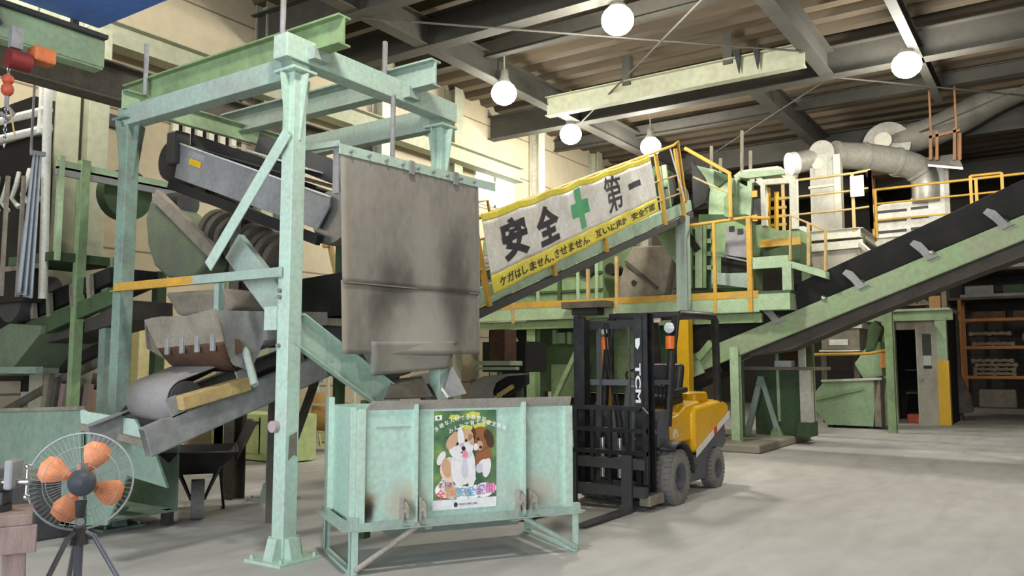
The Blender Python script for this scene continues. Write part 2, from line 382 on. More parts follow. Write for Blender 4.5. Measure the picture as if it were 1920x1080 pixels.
# wall columns along the left wall
colpos = (5.65, 9.25, 12.2, 14.6, 18.2, 21.5, 25)
for i, y in enumerate(colpos):
    struct(M().ibeam((XL + .17, y, 0), (XL + .17, y, ZC), .3, .3, .02, up=(1, 0, 0)).build('wall_column', paleroof if i % 2 else ivory))
struct(M().bx(XL, XL + .12, 11.5, 12.0, 4.2, 6.4).build('wall_panel', dark))
# big high bay lamps
bulb = emat('lamp_glow', (255, 252, 240), 26)
housem = mat('lamp_housing', (150, 150, 140), .5, dirt=(120, 118, 108), amt=.5)
def lamp(px, py, z, label, cp=None, k=1.0):
    c = cp or at(px, py, z=z)
    t = thing('high_bay_lamp', label, 'lamp', c, 'high bay lamps under the roof')
    M().lathe([(.0, .46), (.08, .46), (.09, .3), (.12, .25), (.14, .2)], c, (0, 0, 1)).build('housing', housem, t)
    M().ball(c, .25, (1, 1, .92), 20).build('bulb', bulb, t)
    M().cyl(c + V((0, 0, .4)), (c.x, c.y, ZC + .15), .02, n=6).build('stem', housem, t)
    l = bpy.data.lights.new('lamp_light', 'POINT'); l.energy = LAMP_W * k; l.color = (1, .96, .86); l.shadow_soft_size = .26
    lo = bpy.data.objects.new('lamp_light', l); COL.objects.link(lo); lo.parent = t; lo.location = (0, 0, -.56)
    return t
lamp(1158, 38, 6.75, 'glowing high bay lamp at the top centre of the roof, closest one in view', None, 1.25)
lamp(1700, 122, 6.75, 'glowing high bay lamp on the right, above the grey duct')
lamp(945, 175, 6.75, 'glowing high bay lamp left of the others, above the mint gantry corner', None, .28)
lamp(1070, 252, 6.75, 'glowing high bay lamp low in the row, above the middle of the safety banner', None, .45)
lamp(1220, 275, 6.75, 'glowing high bay lamp furthest back, just over the top right banner corner')
lamp(0, 0, 0, 'added unseen high bay lamp over the near left wall bay, outside the view', V((-9.4, 4.2, 6.75)), .6)  # this and the next two lamps are unseen, added to light the hall
lamp(0, 0, 0, 'added unseen high bay lamp above the doorway side of the hall, outside the view', V((-3.0, 3.0, 6.75)))
lamp(0, 0, 0, 'added unseen high bay lamp over the open right hand floor, outside the view', V((4.0, 9.0, 6.75)))
# blue sheet canopy hung at the near left
c = at(186, 54, z=4.9)
bc = thing('canopy', 'flat blue sheet canopy hanging at the top left corner', 'canopy', c)
M().bx(c.x, c.x + 1.7, c.y - 2.6, c.y, 4.9, 4.96).build('sheet', blue, bc, .01)
rm = M()
for dx, dy in ((.05, -.05), (1.6, -.05), (.05, -2.4), (1.6, -2.4)): rm.cyl((c.x + dx, c.y + dy, 4.95), (c.x + dx, c.y + dy, ZC + .05), .012, n=6)
rm.bx(c.x + .0, c.x + 1.7, c.y - 1.3, c.y - 1.27, 4.88, 4.9)
rm.build('hanger_rod', steelroof, bc)

# ------------------------------------------------------------------ mint gantry frame
GX0, GX1, GY0, GY1 = -7.22, -4.94, 4.28, 6.1
g = thing('gantry_frame', 'tall pale mint steel gantry frame with four posts and twin runway beams', 'gantry', (GX1, GY0, 0))
def post(x, y, m):
    b = M().bx(x - .065, x + .065, y - .065, y + .065, .02, 3.74)
    b.bx(x - .12, x + .12, y - .12, y + .12, 3.74, 3.765)
    p = b.build('post', m, g, .006)
    q = M()
    for sx, sy in ((1, 0), (-1, 0), (0, 1), (0, -1)):        # tapered plates under the cap
        a = V((x, y, 0)); d = V((sx, sy, 0)); nn = V((-sy, sx, 0)) * .006
        def at_(r, z): return a + d * r + V((0, 0, z))
        q.prism([at_(.06, 3.2) - nn, at_(.075, 3.2) - nn, at_(.15, 3.72) - nn, at_(.06, 3.72) - nn], nn * 2)
    q.build('gusset', m, p)
    f = M()
    f.bx(x - .2, x + .2, y - .2, y + .2, 0, .02)
    for sx, sy in ((1, 1), (1, -1), (-1, 1), (-1, -1)):
        f.cyl((x + sx * .16, y + sy * .16, .02), (x + sx * .16, y + sy * .16, .05), .015, n=6)
    for d in ((1, 0), (-1, 0), (0, 1), (0, -1)):
        dx, dy = d; nx, ny = -dy * .05, dx * .05
        f.prism([(x + dx * .06 - nx, y + dy * .06 - ny, .02), (x + dx * .15 - nx, y + dy * .15 - ny, .02), (x + dx * .11 - nx, y + dy * .11 - ny, .17), (x + dx * .06 - nx, y + dy * .06 - ny, .17)], (nx * 2, ny * 2, 0))
    f.build('base_plate', m, p)
    return p
p1 = post(GX1, GY0, mint); M().prism([(GX1 + .066, GY0 - .03, .92), (GX1 + .066, GY0 + .045, .95), (GX1 + .066, GY0 + .05, .76), (GX1 + .066, GY0 + .02, .78), (GX1 + .066, GY0 - .035, .74)], (.001, 0, 0)).build('scuff_mark', tan, p1); post(GX0, GY0, mintd); post(GX1, GY1, mint); post(GX0, GY1, mintg)
M().bx(GX1 - .19, GX1 - .05, GY0 - .085, GY0 - .06, 1.72, 1.9).build('bracket_plate', mint, p1)
for z in (2.02, 1.97, 1.6): M().cyl((GX1 - .03, GY0 - .09, z), (GX1 - .03, GY0 - .05, z), .018, n=6).build('bolt', grey, p1)
M().cyl((GX1 + .0 - .04, GY0 - .11, .99), (GX1 - .04, GY0 - .06, .99), .045, n=12).build('rubber_buffer', mat('pink_grey_rubber', (176, 160, 160), .7), p1)
M().bx(GX1 - .062, GX1 + .062, GY0 - .09, GY0 + .1, 3.765, 3.83).build('bearing_block', mintd, g)
M().bx(GX1 - .062, GX1 + .062, GY1 - .1, GY1 + .09, 3.765, 3.83).build('bearing_block', mintd, g)
M().bx(GX1 - .08, GX1 + .08, GY0 - .16, GY1 + .16, 3.83, 4.02).build('cross_beam', mint, g, .006)
M().chan((GX0, GY0 - .1, 3.93), (GX0, GY1 + .12, 3.93), .07, .18).build('cross_beam', lgreen, g)
M().bx(GX0 - .1, GX1 - .07, GY0 - .07, GY0 + .07, 3.69, 3.87).build('cross_beam', mintg, g, .005)
M().bx(GX0, GX1 - .07, GY1 - .06, GY1 + .06, 3.73, 3.95).build('cross_beam', mintg, g, .005)
for y in (4.42, 5.55):
    M().ibeam((GX0 - .3, y, 4.06), (-4.55, y, 4.06), .13, .24, .016).build('runway_beam', green if y < 5 else mintg, g)
    q = M().bx(-4.87, -4.78, y - .09, y + .07, 3.86, 3.96)
    q.build('beam_clamp', mintg, g)
for (x, y, z0, z1) in ((GX1, 4.14, 4.02, 4.35), (GX1, 5.3, 4.02, 4.35), (GX0 + .1, 4.35, 4.0, 4.5), (-4.86, 5.33, 3.2, 3.85)):
    M().cyl((x, y, z0), (x, y, z1), .022, n=8).build('hanger_rod', grey, g)
# braces: wide channel pair and the thin angle
M().chan((GX1 + .0, 4.32, 1.74), (GX1 + .0, 5.5, 1.10), .07, .25).build('brace', mint, g)
pa, pb = at(440, 462, y=GY0 + .12), at(536, 588, y=GY0 + .12)
M().bar(pa, pb, .06, .25, up=(0, 0, 1)).build('brace', mintg, g)
pa, pb = at(532, 240, y=GY0 - .1), at(384, 492, y=GY0 - .1)
M().ang(pa, pb, .11, .07, .008, up=(0, 1, 0)).build('brace', mint, g)
rl = M().ang((GX0, GY0 - .08, 2.12), (-6.05, GY0 - .08, 2.12), .05, .08).build('rail', yel, g)
M().ang((-6.05, GY0 - .08, 2.12), (GX1, GY0 - .08, 2.12), .05, .08).build('rail', mintg, g)

# ------------------------------------------------------------------ hanging rubber curtain
CXP = -4.80
ct = thing('curtain', 'large dust splashed rubber curtain bolted to a mint bar, hanging over the bin', 'curtain', (CXP, 5.6, 3.2))
tl, tr, bl, br = at(638, 283, x=CXP), at(896, 347, x=CXP), at(643, 664, x=CXP), at(903, 664, x=CXP)
def cur(u, v):
    p = tl.lerp(tr, u).lerp(bl.lerp(br, u), v)
    p.x += .012 * math.sin(u * 9 + v * 2) * v + .02 * v * math.sin(u * 3.2)
    return p
seam = .648
c1 = M().grid(lambda u, v: cur(u, v * seam), 28, 22)
c1.build('upper_sheet', curtm, ct, solid=.012)
def cur2(u, v):
    vv = seam - .01 + v * (1 - seam + .01); p = cur(u, vv); p.x -= .014; return p
M().grid(cur2, 28, 14).build('lower_sheet', curtm, ct, solid=.012)
# tongue that reaches down into the chute
def tg(u, v):
    a, b_, c_, d_ = at(694, 640, x=CXP), at(855, 640, x=CXP), at(703, 705, x=CXP), at(848, 690, x=CXP)
    p = a.lerp(b_, u).lerp(c_.lerp(d_, u), v); p.x += .014 - .06 * v; return p
M().grid(tg, 14, 8).build('tongue', curtm, ct, solid=.012)
sm_ = M(); 
sm_.bar(cur(0, seam) + V((.01, 0, 0)), cur(1, seam) + V((.01, 0, 0)), .008, .012)
sm_.build('seam', tan, ct)
hb = M(); d_ = (tr - tl).normalized()
hb.bar(tl - d_ * .02 + V((.012, 0, .015)), tr + d_ * .28 + V((.012, 0, .015)), .012, .085)
hb.build('hanging_bar', mint, ct)
for i in range(9):
    p = tl.lerp(tr, .05 + i * .112) + V((.012, 0, .01)); M().cyl(p, p + V((.035, 0, 0)), .014, n=6).build('bolt', grey, ct)
for u in (.45, .79):
    p = tl.lerp(tr, u) + V((.02, 0, .0)); M().bx(p.x, p.x + .02, p.y - .03, p.y + .03, p.z - .06, p.z + .06).build('clamp', grey, ct)
pa = at(519, 294, y=GY0 + .12); pb = V((CXP, tl.y, tl.z + .03))
M().ang(pa, pb, .05, .06, .008).build('side_angle', mintg, ct)
M().bx(CXP - .06, CXP - .0, tl.y - .02, tl.y + .0, tl.z - .35, tl.z + .06).build('hanger_plate', grey, ct)

# ------------------------------------------------------------------ tilting bin on its stand
BO = V((-4.19, 4.22, 0)); BA = math.atan2(.857, .516)
tb = thing('steel_bin', 'pale mint steel bin with ribs, standing on a low angle iron stand in front', 'bin', BO, None, BA)
X = WORLD[tb]                                       # local: x along the front, y to the back, z up
L_, D_ = 1.82, .88
def shell(b, x0, x1, y0, y1, z0, z1, t):
    b.bx(x0, x1, y0, y0 + t, z0, z1).bx(x0, x1, y1 - t, y1, z0, z1).bx(x0, x0 + t, y0, y1, z0, z1).bx(x1 - t, x1, y0, y1, z0, z1).bx(x0, x1, y0, y1, z0, z0 + t)
def stain_mint():
    m = mat('scorched_mint_paint', (178, 210, 194), .5, dirt=(178, 194, 180), amt=.5, scale=3, bump=.05)
    nt = m.node_tree; N = nt.nodes; L = nt.links; b = N['Principled BSDF']; src = b.inputs['Base Color'].links[0].from_socket
    tc = N.new('ShaderNodeTexCoord'); nz = N.new('ShaderNodeTexNoise'); nz.inputs['Scale'].default_value = 9; L.new(tc.outputs['Object'], nz.inputs['Vector'])
    for (x, z, rx, rz, col, k, lo, hi) in ((.42, .47, .20, .16, (186, 160, 140), .75, .5, 1.7), (1.45, .47, .3, .14, (188, 170, 156), .7, .5, 1.7), (.13, .46, .10, .16, (130, 92, 50), .9, .5, 1.5), (.135, .42, .07, .11, (42, 38, 36), .95, .6, 1.4)):
        # a round patch about (x, z) on the front of the bin, in the bin's own coordinates
        vm = N.new('ShaderNodeVectorMath'); vm.operation = 'SUBTRACT'; q = X @ V((x, .04, z)); vm.inputs[1].default_value = q; L.new(tc.outputs['Object'], vm.inputs[0])
        v2 = N.new('ShaderNodeVectorMath'); v2.operation = 'DIVIDE'; v2.inputs[1].default_value = (rx * .75, rx * .95, rz); L.new(vm.outputs[0], v2.inputs[0])
        ln = N.new('ShaderNodeVectorMath'); ln.operation = 'LENGTH'; L.new(v2.outputs[0], ln.inputs[0])
        ad = N.new('ShaderNodeMath'); ad.operation = 'MULTIPLY_ADD'; ad.inputs[1].default_value = .7; L.new(nz.outputs[0], ad.inputs[0]); L.new(ln.outputs['Value'], ad.inputs[2])
        mr = N.new('ShaderNodeMapRange'); mr.interpolation_type = 'SMOOTHSTEP'; mr.inputs[1].default_value = lo; mr.inputs[2].default_value = hi; mr.inputs[3].default_value = k; mr.inputs[4].default_value = 0; L.new(ad.outputs[0], mr.inputs[0])
        mx = N.new('ShaderNodeMix'); mx.data_type = 'RGBA'; mx.inputs[7].default_value = (*lin(col), 1); L.new(mr.outputs[0], mx.inputs[0]); L.new(src, mx.inputs[6]); src = mx.outputs[2]
    L.new(src, b.inputs['Base Color']); return m
b = M(); shell(b, .04, 1.77, .04, .86, .33, 1.14, .012)
b.build('tub', stain_mint(), tb, 0, X)
M().prism([(.1, .045, 1.12), (1.77, .045, 1.12), (1.76, .0, 1.205), (.14, .0, 1.195)], (0, .01, 0)).build('rim_lip', mat('dusty_rim', (168, 160, 150), .8, dirt=(128, 120, 110), amt=.5, scale=6), tb, 0, X)
for q in ((.04, .1, .0, .045, .33, 1.13), (1.70, 1.77, .0, .045, .33, 1.13), (.0, .045, .045, .12, .33, 1.15), (.0, .045, .74, .86, .33, 1.2)): M().bx(*q).build('corner_strip', mint, tb, .004, X)
for x in (.47, 1.335):
    M().bx(x - .007, x + .007, -.035, .045, .33, 1.17).build('rib', mint, tb, 0, X)
M().bx(.18, .44, .033, .042, 1.0, 1.01).build('weld_line', mintg, tb, 0, X)
for x in (.37, .50, 1.29, 1.39):
    q = M().bx(x - .008, x + .008, -.03, .04, .34, .50)
    q.prism([(x + .01, -.03, .48), (x + .01, -.09, .45), (x + .01, -.09, .37), (x + .01, -.03, .40)], (.014, 0, 0))
    q.cyl((x - .012, -.065, .42), (x + .034, -.065, .42), .018, n=10)
    q.build('pivot_lug', MATS['dusty_rim'], tb, 0, X)
fr = M()
z = .30
fr.ang((0, 0, z), (L_, 0, z), .06, .05, .008).ang((L_, D_, z), (0, D_, z), .06, .05, .008).ang((0, D_, z), (0, 0, z), .06, .05, .008).ang((L_, 0, z), (L_, D_, z), .06, .05, .008)
fr.bx(-.01, .05, -.01, .05, .30, .39).bx(1.76, 1.83, -.01, .05, .30, .37)
fr.bx(.55, .6, .0, D_, .27, .30).bx(1.25, 1.3, 0, D_, .27, .30)
fr.build('stand_frame', mintg, tb, 0, X)
for x, y in ((0, 0), (L_, 0), (0, D_), (L_, D_)):
    sx = 1 if x == 0 else -1; sy = 1 if y == 0 else -1
    q = M().bx(min(x, x + sx * .055), max(x, x + sx * .055), min(y, y + sy * .008), max(y, y + sy * .008), 0, .3).bx(min(x, x + sx * .008), max(x, x + sx * .008), min(y, y + sy * .055), max(y, y + sy * .055), 0, .3)
    q.build('leg', mint, tb, 0, X)
M().cyl((.03, -.012, .03), (.50, -.012, .31), .021, n=10).build('brace_tube', MATS['dusty_rim'], tb, 0, X)
M().cyl((1.79, -.012, .03), (1.33, -.012, .30), .021, n=10).build('brace_tube', mintg, tb, 0, X)
for x in (0, L_ - .05): M().bx(x, x + .05, .03, D_, .0, .02).build('ground_bar', mint, tb, 0, X)
M().prism([(.3, .3, .27), (.3, .8, .27), (.4, .65, .16), (.4, .42, .16)], (1.1, 0, 0)).build('hopper_bottom', mintg, tb, 0, X)

# ------------------------------------------------------------------ safety poster on the bin
pm = bpy.data.materials.new('printed_garden_photo'); pm.use_nodes = True
nt = pm.node_tree; N = nt.nodes; LK = nt.links
tc = N.new('ShaderNodeTexCoord'); nz = N.new('ShaderNodeTexNoise'); nz.inputs['Scale'].default_value = 7; nz.inputs['Detail'].default_value = 2; LK.new(tc.outputs['Object'], nz.inputs['Vector'])
cr = N.new('ShaderNodeValToRGB'); LK.new(nz.outputs[0], cr.inputs[0])
cr.color_ramp.elements[0].position = .3; cr.color_ramp.elements[0].color = (*lin((58, 92, 66)), 1)
cr.color_ramp.elements[1].position = .72; cr.color_ramp.elements[1].color = (*lin((132, 164, 84)), 1)
em_ = cr.color_ramp.elements.new(.5); em_.color = (*lin((90, 124, 86)), 1)
LK.new(cr.outputs[0], N['Principled BSDF'].inputs['Base Color']); N['Principled BSDF'].inputs['Roughness'].default_value = .5
ps = thing('poster', 'safety week poster with two puppies stuck on the front of the mint bin', 'poster', X @ V((.87, .03, .39)), None, BA)
PX0, PW, PZ0, PZ1 = .615, .51, .39, 1.115
def pp(u, v, k=1): return X @ V((PX0 + PW * u, .036 - .0012 * k, PZ0 + (PZ1 - PZ0) * v))
def flat(b, pts, k): b.add([pp(u, v, k) for u, v in pts], [tuple(range(len(pts)))])
def oval(b, u, v, ru, rv, k, rot=0, n=28, wob=0):
    pts = []
    for i in range(n):
        t = 2 * math.pi * i / n; r = 1 + wob * math.sin(5 * t + u * 9)
        x, y = ru * r * math.cos(t), rv * r * math.sin(t) * (PZ1 - PZ0) / PW
        x, y = x * math.cos(rot) - y * math.sin(rot), x * math.sin(rot) + y * math.cos(rot)
        pts.append((u + x, v + y * PW / (PZ1 - PZ0)))
    flat(b, pts, k)
M().prism([pp(0, .0, 0), pp(1, .0, 0), pp(1, 1, 0), pp(0, 1, 0)], X.to_3x3() @ V((0, .004, 0))).build('sheet', paper, ps)
b = M(); flat(b, [(.004, .1), (.996, .1), (.996, .997), (.004, .997)], 1); b.build('picture', pm, ps)
pcol = [mat('print_' + n_, c_, .6, var=.05) for n_, c_ in (('pale_yellow', (206, 206, 96)), ('fur_white', (232, 228, 228)), ('fur_tan', (206, 164, 132)), ('fur_brown', (150, 98, 62)), ('dark_brown', (84, 58, 46)), ('ink', (46, 42, 44)), ('pink', (236, 140, 160)), ('shade_white', (206, 204, 214)), ('cream', (230, 206, 184)))]
b = M()
def el(ci, u, v, ru, rv, k, rot=0, wob=0): b.cur = ci; oval(b, u, v, ru, rv, k, rot, wob=wob)
for u, v, r in ((.33, .93, .09), (.62, .95, .11), (.85, .87, .07), (.5, .81, .12), (.72, .83, .1)): el(0, u, v, r, r * .3, 2, wob=.12)
# puppy behind
el(3, .79, .50, .13, .16, 3); el(1, .80, .42, .10, .07, 4); el(1, .84, .40, .065, .10, 5, -.2); el(7, .72, .40, .06, .05, 5)
el(3, .73, .70, .17, .125, 5); el(3, .72, .765, .12, .05, 6, .2); el(4, .87, .70, .07, .10, 6, .35); el(4, .62, .75, .045, .06, 6)
el(3, .74, .65, .09, .07, 7); el(2, .72, .63, .05, .05, 8); el(5, .695, .70, .022, .015, 9); el(5, .735, .615, .024, .015, 9)
el(1, .65, .62, .055, .035, 9, -.5); el(5, .61, .60, .016, .022, 10)
# puppy in front
el(1, .12, .52, .055, .075, 6, -.5); el(8, .27, .40, .17, .13, 8, .3); el(2, .2, .42, .07, .1, 9, .2)
el(1, .46, .44, .19, .20, 10); el(1, .36, .33, .07, .13, 11, .35); el(1, .59, .34, .065, .13, 11, -.05); el(1, .42, .305, .055, .035, 12); el(1, .60, .30, .06, .035, 12); el(7, .48, .40, .05, .09, 12)
el(1, .42, .64, .20, .145, 13); el(2, .27, .685, .07, .085, 14, -.5); el(2, .34, .71, .08, .075, 15); el(2, .52, .745, .09, .055, 15, -.35); el(2, .575, .70, .045, .06, 15, .3)
el(1, .415, .72, .05, .11, 16, .12); el(1, .45, .60, .11, .07, 16)
el(5, .36, .66, .021, .015, 17); el(5, .495, .69, .021, .015, 17); el(5, .455, .61, .03, .024, 18); el(5, .455, .575, .05, .008, 17, .15); el(6, .475, .553, .042, .04, 18)
b.build('puppies', pcol, ps)
b = M(); b.cur = 0
flat(b, [(.02, .9), (.13, .905), (.13, .955), (.02, .95)], 3); b.cur = 1; flat(b, [(.06, .915), (.09, .915), (.09, .94), (.06, .94)], 4)
b.build('corner_mark', [paper, inkblk], ps)
wtxt = mat('print_white', (246, 246, 246), .6)
def arc_text(name, s, cu, cv, r, a0, a1, size, m, k):
    n_ = len(s)
    obs = M()
    for i, ch in enumerate(s):
        a = a0 + (a1 - a0) * i / (n_ - 1); me = text_mesh(ch, 1.0, .008)
        vs = []
        for v in me.vertices:
            x, y = (v.co.x - .5) * size, (v.co.y - .35) * size
            ca, sa = math.cos(a), math.sin(a)
            wx = r * math.sin(a) + x * ca + y * sa; wy = r * ca - x * sa + y * ca
            vs.append(pp(cu + wx / PW, cv + wy / (PZ1 - PZ0), k))
        obs.add(vs, [tuple(p.vertices) for p in me.polygons]); bpy.data.meshes.remove(me)
    return obs.build(name, m, ps)
arc_text('slogan_lettering', '多様な人材で全員参加', .55, .32, .44, -.62, .28, .037, wtxt, 6)
arc_text('slogan_lettering', 'みんなで育てる安全職場', .72, .18, .50, -.48, .42, .040, wtxt, 6)
b = M(); b.cur = 0
for u, v, r in ((.2, .30, .07), (.2, .245, .12), (.19, .2, .16), (.30, .175, .14), (.45, .16, .14), (.62, .165, .14), (.80, .175, .15), (.9, .19, .1)): oval(b, min(u, 1 - r), v, r, r * .5, 3)
b.build('cloud_shape', wtxt, ps)
rb = [(228, 96, 110), (236, 164, 96), (120, 180, 200), (96, 160, 210), (176, 130, 200), (232, 110, 170)]
for i, ch in enumerate('全国安全週間'):
    mm = mat('print_rainbow_%d' % i, rb[i], .6, var=.04)
    lettering('title_lettering', ch, lambda x, y, i=i: pp(.04 + i * .157 + x, .105 + .012 * i * .6 + y, 7), .145, .10, mm, ps, .012)
lettering('date_lettering', '7.1-7', lambda x, y: pp(.09 + x, .225 + y, 7), .2, .045, mat('print_red', (214, 60, 70), .6), ps, .03)
b = M(); flat(b, [(.0, .0), (1, .0), (1, .1), (.0, .1)], 2); b.build('footer', paper, ps)
b = M(); oval(b, .35, .045, .03, .025, 4); b.build('footer_mark', inkblk, ps)
lettering('footer_lettering', '中央労働災害防止協会', lambda x, y: pp(.40 + x, .036 + y, 5), .29, .022, inkblk, ps, .01)

# ------------------------------------------------------------------ pedestal fan
fc = at(153, 902, d=4.35); ax = (EYE - fc); ax.z = 0; ax.normalize(); ax = (ax + V((.12, -.05, .06))).normalized()
fan = thing('pedestal_fan', 'grey tripod pedestal fan with four orange blades, seen from its back', 'fan', (fc.x, fc.y, 0))
sd = ax.cross(V((0, 0, 1))).normalized(); up_ = sd.cross(ax)
def fp(x, y, z=0): return fc + sd * -x + up_ * y + ax * z       # z toward the photographer (motor side)
R_ = .25
wire = mat('grey_wire', (186, 188, 190), .45, metal=.1, dirt=(120, 120, 120), amt=.3)
def ring(r, z, n=48): return [fp(r * math.cos(2 * math.pi * i / n), r * math.sin(2 * math.pi * i / n), z) for i in range(n)]
b = M().tube(ring(R_, 0), .005, 6, True).tube(ring(R_, -.03), .004, 6, True)
b.build('guard_rim', wire, fan)
b = M()
for r, z in ((.18, .075), (.09, .1)): b.tube(ring(r, z), .002, 4, True)
for r, z in ((.17, -.1), (.07, -.11)): b.tube(ring(r, z), .002, 4, True)
for i in range(60):
    t = 2 * math.pi * i / 60; c_, s_ = math.cos(t), math.sin(t)
    b.tube([fp(R_ * c_, R_ * s_, 0), fp(.2 * c_, .2 * s_, .06), fp(.09 * c_, .09 * s_, .1)], .0009, 3)
    b.tube([fp(R_ * c_, R_ * s_, -.03), fp(.18 * c_, .18 * s_, -.09), fp(.04 * c_, .04 * s_, -.11)], .0009, 3)
b.build('guard_wires', wire, fan)
for k_ in range(4):
    a0 = math.radians(68 + 90 * k_)
    outl = [(.05, -.25), (.10, -.45), (.16, -.50), (.205, -.36), (.218, -.1), (.212, .18), (.185, .36), (.13, .36), (.08, .26), (.05, .2)]
    pts = [(r * math.cos(a0 + t), r * math.sin(a0 + t), .014 + .02 * t) for r, t in outl]
    n_ = len(pts); vs = [fp(*p) for p in pts] + [fp(.13 * math.cos(a0 - .05), .13 * math.sin(a0 - .05), .012)]
    M().add(vs, [(i, (i + 1) % n_, n_) for i in range(n_)], True).build('blade', orange, fan, solid=.003)
q = M().cyl(fp(0, 0, -.03), fp(0, 0, .03), .055, n=20); q.build('blade_hub', orange, fan)
q = M().lathe([(0, .22), (.035, .215), (.062, .19), (.068, .14), (.068, .05), (.04, .03), (0, .03)], fc, ax); q.build('motor', mat('fan_motor_grey', (74, 78, 88), .5, dirt=(92, 94, 100), amt=.4), fan)
M().bx(-.02, .02, -.02, .02, -.03, .03).build('top_switch', chrome, fan, 0, Matrix.Translation(fp(0, .068, .09)))
M().cyl(fp(0, -.09, .13), fp(0, -.17, .13), .028, .022, n=12).build('tilt_knuckle', dgrey, fan)
M().cyl(fp(.0, -.19, .10), fp(0, -.19, .18), .02, n=12).build('tilt_knob', chrome, fan)
ft = fp(0, -.17, .13)
M().cyl((ft.x, ft.y, ft.z), (ft.x, ft.y, .3), .021, n=12).build('pole', mat('fan_pole_grey', (110, 112, 122), .4, metal=.3), fan)
fpm = MATS['fan_pole_grey']
M().cyl((ft.x, ft.y, .62), (ft.x, ft.y, .54), .03, .045, n=12).build('collar', dgrey, fan)
for k_ in range(3):
    d_ = (sd * (-math.cos(math.radians(20 + 120 * k_))) + V((ax.x, ax.y, 0)) * math.sin(math.radians(20 + 120 * k_)))
    d_ = d_.normalized(); o_ = V((ft.x, ft.y, 0))
    lg = M().tube([o_ + d_ * .03 + V((0, 0, .6)), o_ + d_ * .07 + V((0, 0, .58)), o_ + d_ * .40 + V((0, 0, .02))], .013, 8).build('leg', fpm, fan)
    M().ball(o_ + d_ * .405 + V((0, 0, .018)), .018).build('rubber_foot', blk, lg)

# ------------------------------------------------------------------ work bench with vise
bl_ = at(62, 960, d=3.75); bz = bl_.z
wbn = thing('work_bench', 'rough wooden bench at the lower left corner, cut by the frame', 'bench', (bl_.x, bl_.y, 0), None, YAW + math.radians(30))
XB = WORLD[wbn]
for i in range(2): M().bx(-.9, .0, -.05 + .17 * i, .11 + .17 * i, bz - .05, bz).build('plank', wood, wbn, .006, XB)
M().bx(-.9, .02, -.06, -.02, bz - .17, bz - .05).build('apron', wood, wbn, .005, XB)
for x, y in ((-.06, -.02), (-.06, .16), (-.85, -.02), (-.85, .16)):
    M().prism([(x - .045, y, 0), (x + .05, y, 0), (x + .04, y, bz - .05), (x - .055, y, bz - .05)], (0, .09, 0)).build('leg', wood, wbn, .004, XB)
vs_ = thing('bench_vise', 'grey bench vise bolted to the wooden bench top at the left edge', 'vise', XB @ V((-.16, .12, bz)), None, YAW + math.radians(8))
XV = WORLD[vs_]
M().cyl((0, 0, 0), (0, 0, .03), .075, n=16).bx(-.06, .06, -.05, .05, .03, .09).build('base', dgrey, vs_, .006, XV)
M().bx(-.16, .03, -.055, .055, .08, .2).bx(-.12, -.0, -.06, .06, .17, .235).build('body', grey, vs_, .012, XV)
M().bx(.06, .1, -.06, .06, .1, .235).build('movable_jaw', grey, vs_, .012, XV)
M().cyl((-.0, 0, .13), (.15, 0, .13), .018, n=10).cyl((.14, 0, .06), (.14, 0, .2), .009, n=8).ball((.14, 0, .06), .016).ball((.14, 0, .2), .016).build('screw_handle', chrome, vs_, 0, XV)

PLINTH = .14
# ------------------------------------------------------------------ long inclined conveyor that carries the banner
IX1, IX0 = -5.5, -6.25
CE = V((0, 0.9502, 0.3117)); CN = V((0, -0.3117, 0.9502))
def cv(s, h, x): return V((x, 3.53, .79)) + CE * s + CN * h
SL = 11.05
ic = thing('inclined_conveyor', 'long inclined belt conveyor rising from the front left under the safety banner', 'conveyor', (-5.9, 5.1, 0))
for x in (IX1, IX0):
    sg = -1 if x == IX1 else 1
    M().chan(cv(0, .11, x), cv(3.2, .11, x), .07 * sg, .22).build('side_rail', grey, ic)
    M().chan(cv(3.2, .11, x), cv(SL, .11, x), .07 * sg, .2).build('side_rail', mat('pale_mint_rail', (170, 198, 176), .6, dirt=(120, 126, 112), amt=.6, scale=3) if 'pale_mint_rail' not in MATS else MATS['pale_mint_rail'], ic)
    M().bar(cv(3.3, -.06, x), cv(SL, -.06, x), .05, .1).build('under_angle', dgrey, ic)
M().bx(IX1 - .03, IX1 + .012, 5.12, 5.15, 1.3, 1.6).build('joint_plate', grey, ic)
# belt: loop round the tail drum (s .42) and the head drum
R1 = .16; S0, S1, HH = .45, SL + .1, .27
loop = [(S0 + R1 * math.cos(t), HH + R1 * math.sin(t)) for t in [math.pi * (1.5 - i / 14) for i in range(15)]]
loop += [(S1 * k / 8 + S0 * (1 - k / 8), HH + R1) for k in range(1, 8)]
loop += [(S1 + R1 * math.cos(t), HH + R1 * math.sin(t)) for t in [math.pi * (.5 - i / 12) for i in range(13)]]
b = M(); n_ = len(loop); tk = .012
for r0, r1_, sgn in ((IX0 + .1, IX1 - .12, 1),):
    vs = [cv(s, h, x) for s, h in loop for x in (r0, r1_)]
    b.add(vs, [(2 * i, 2 * i + 1, 2 * ((i + 1) % n_) + 1, 2 * ((i + 1) % n_)) for i in range(n_)], True)
b.build('belt', belt, ic, solid=.014)
M().cyl(cv(S0, HH, IX0 + .12), cv(S0, HH, IX1 - .1), R1 - .015, n=24).build('tail_drum', dgrey, ic)
M().cyl(cv(S1, HH, IX0 + .12), cv(S1, HH, IX1 - .14), R1 - .015, n=24).build('head_drum', dgrey, ic)
M().cyl(cv(S0, HH, IX0 + .02), cv(S0, HH, IX1 + .02), .03, n=10).build('tail_shaft', chrome, ic)
for s in (.24, .88): M().prism([cv(s, .18, IX1 - .02), cv(s - .02, .36, IX1 - .02), cv(s + .07, .36, IX1 - .02), cv(s + .12, .2, IX1 - .02)], (.02, 0, 0)).build('guard_bracket', grey, ic)
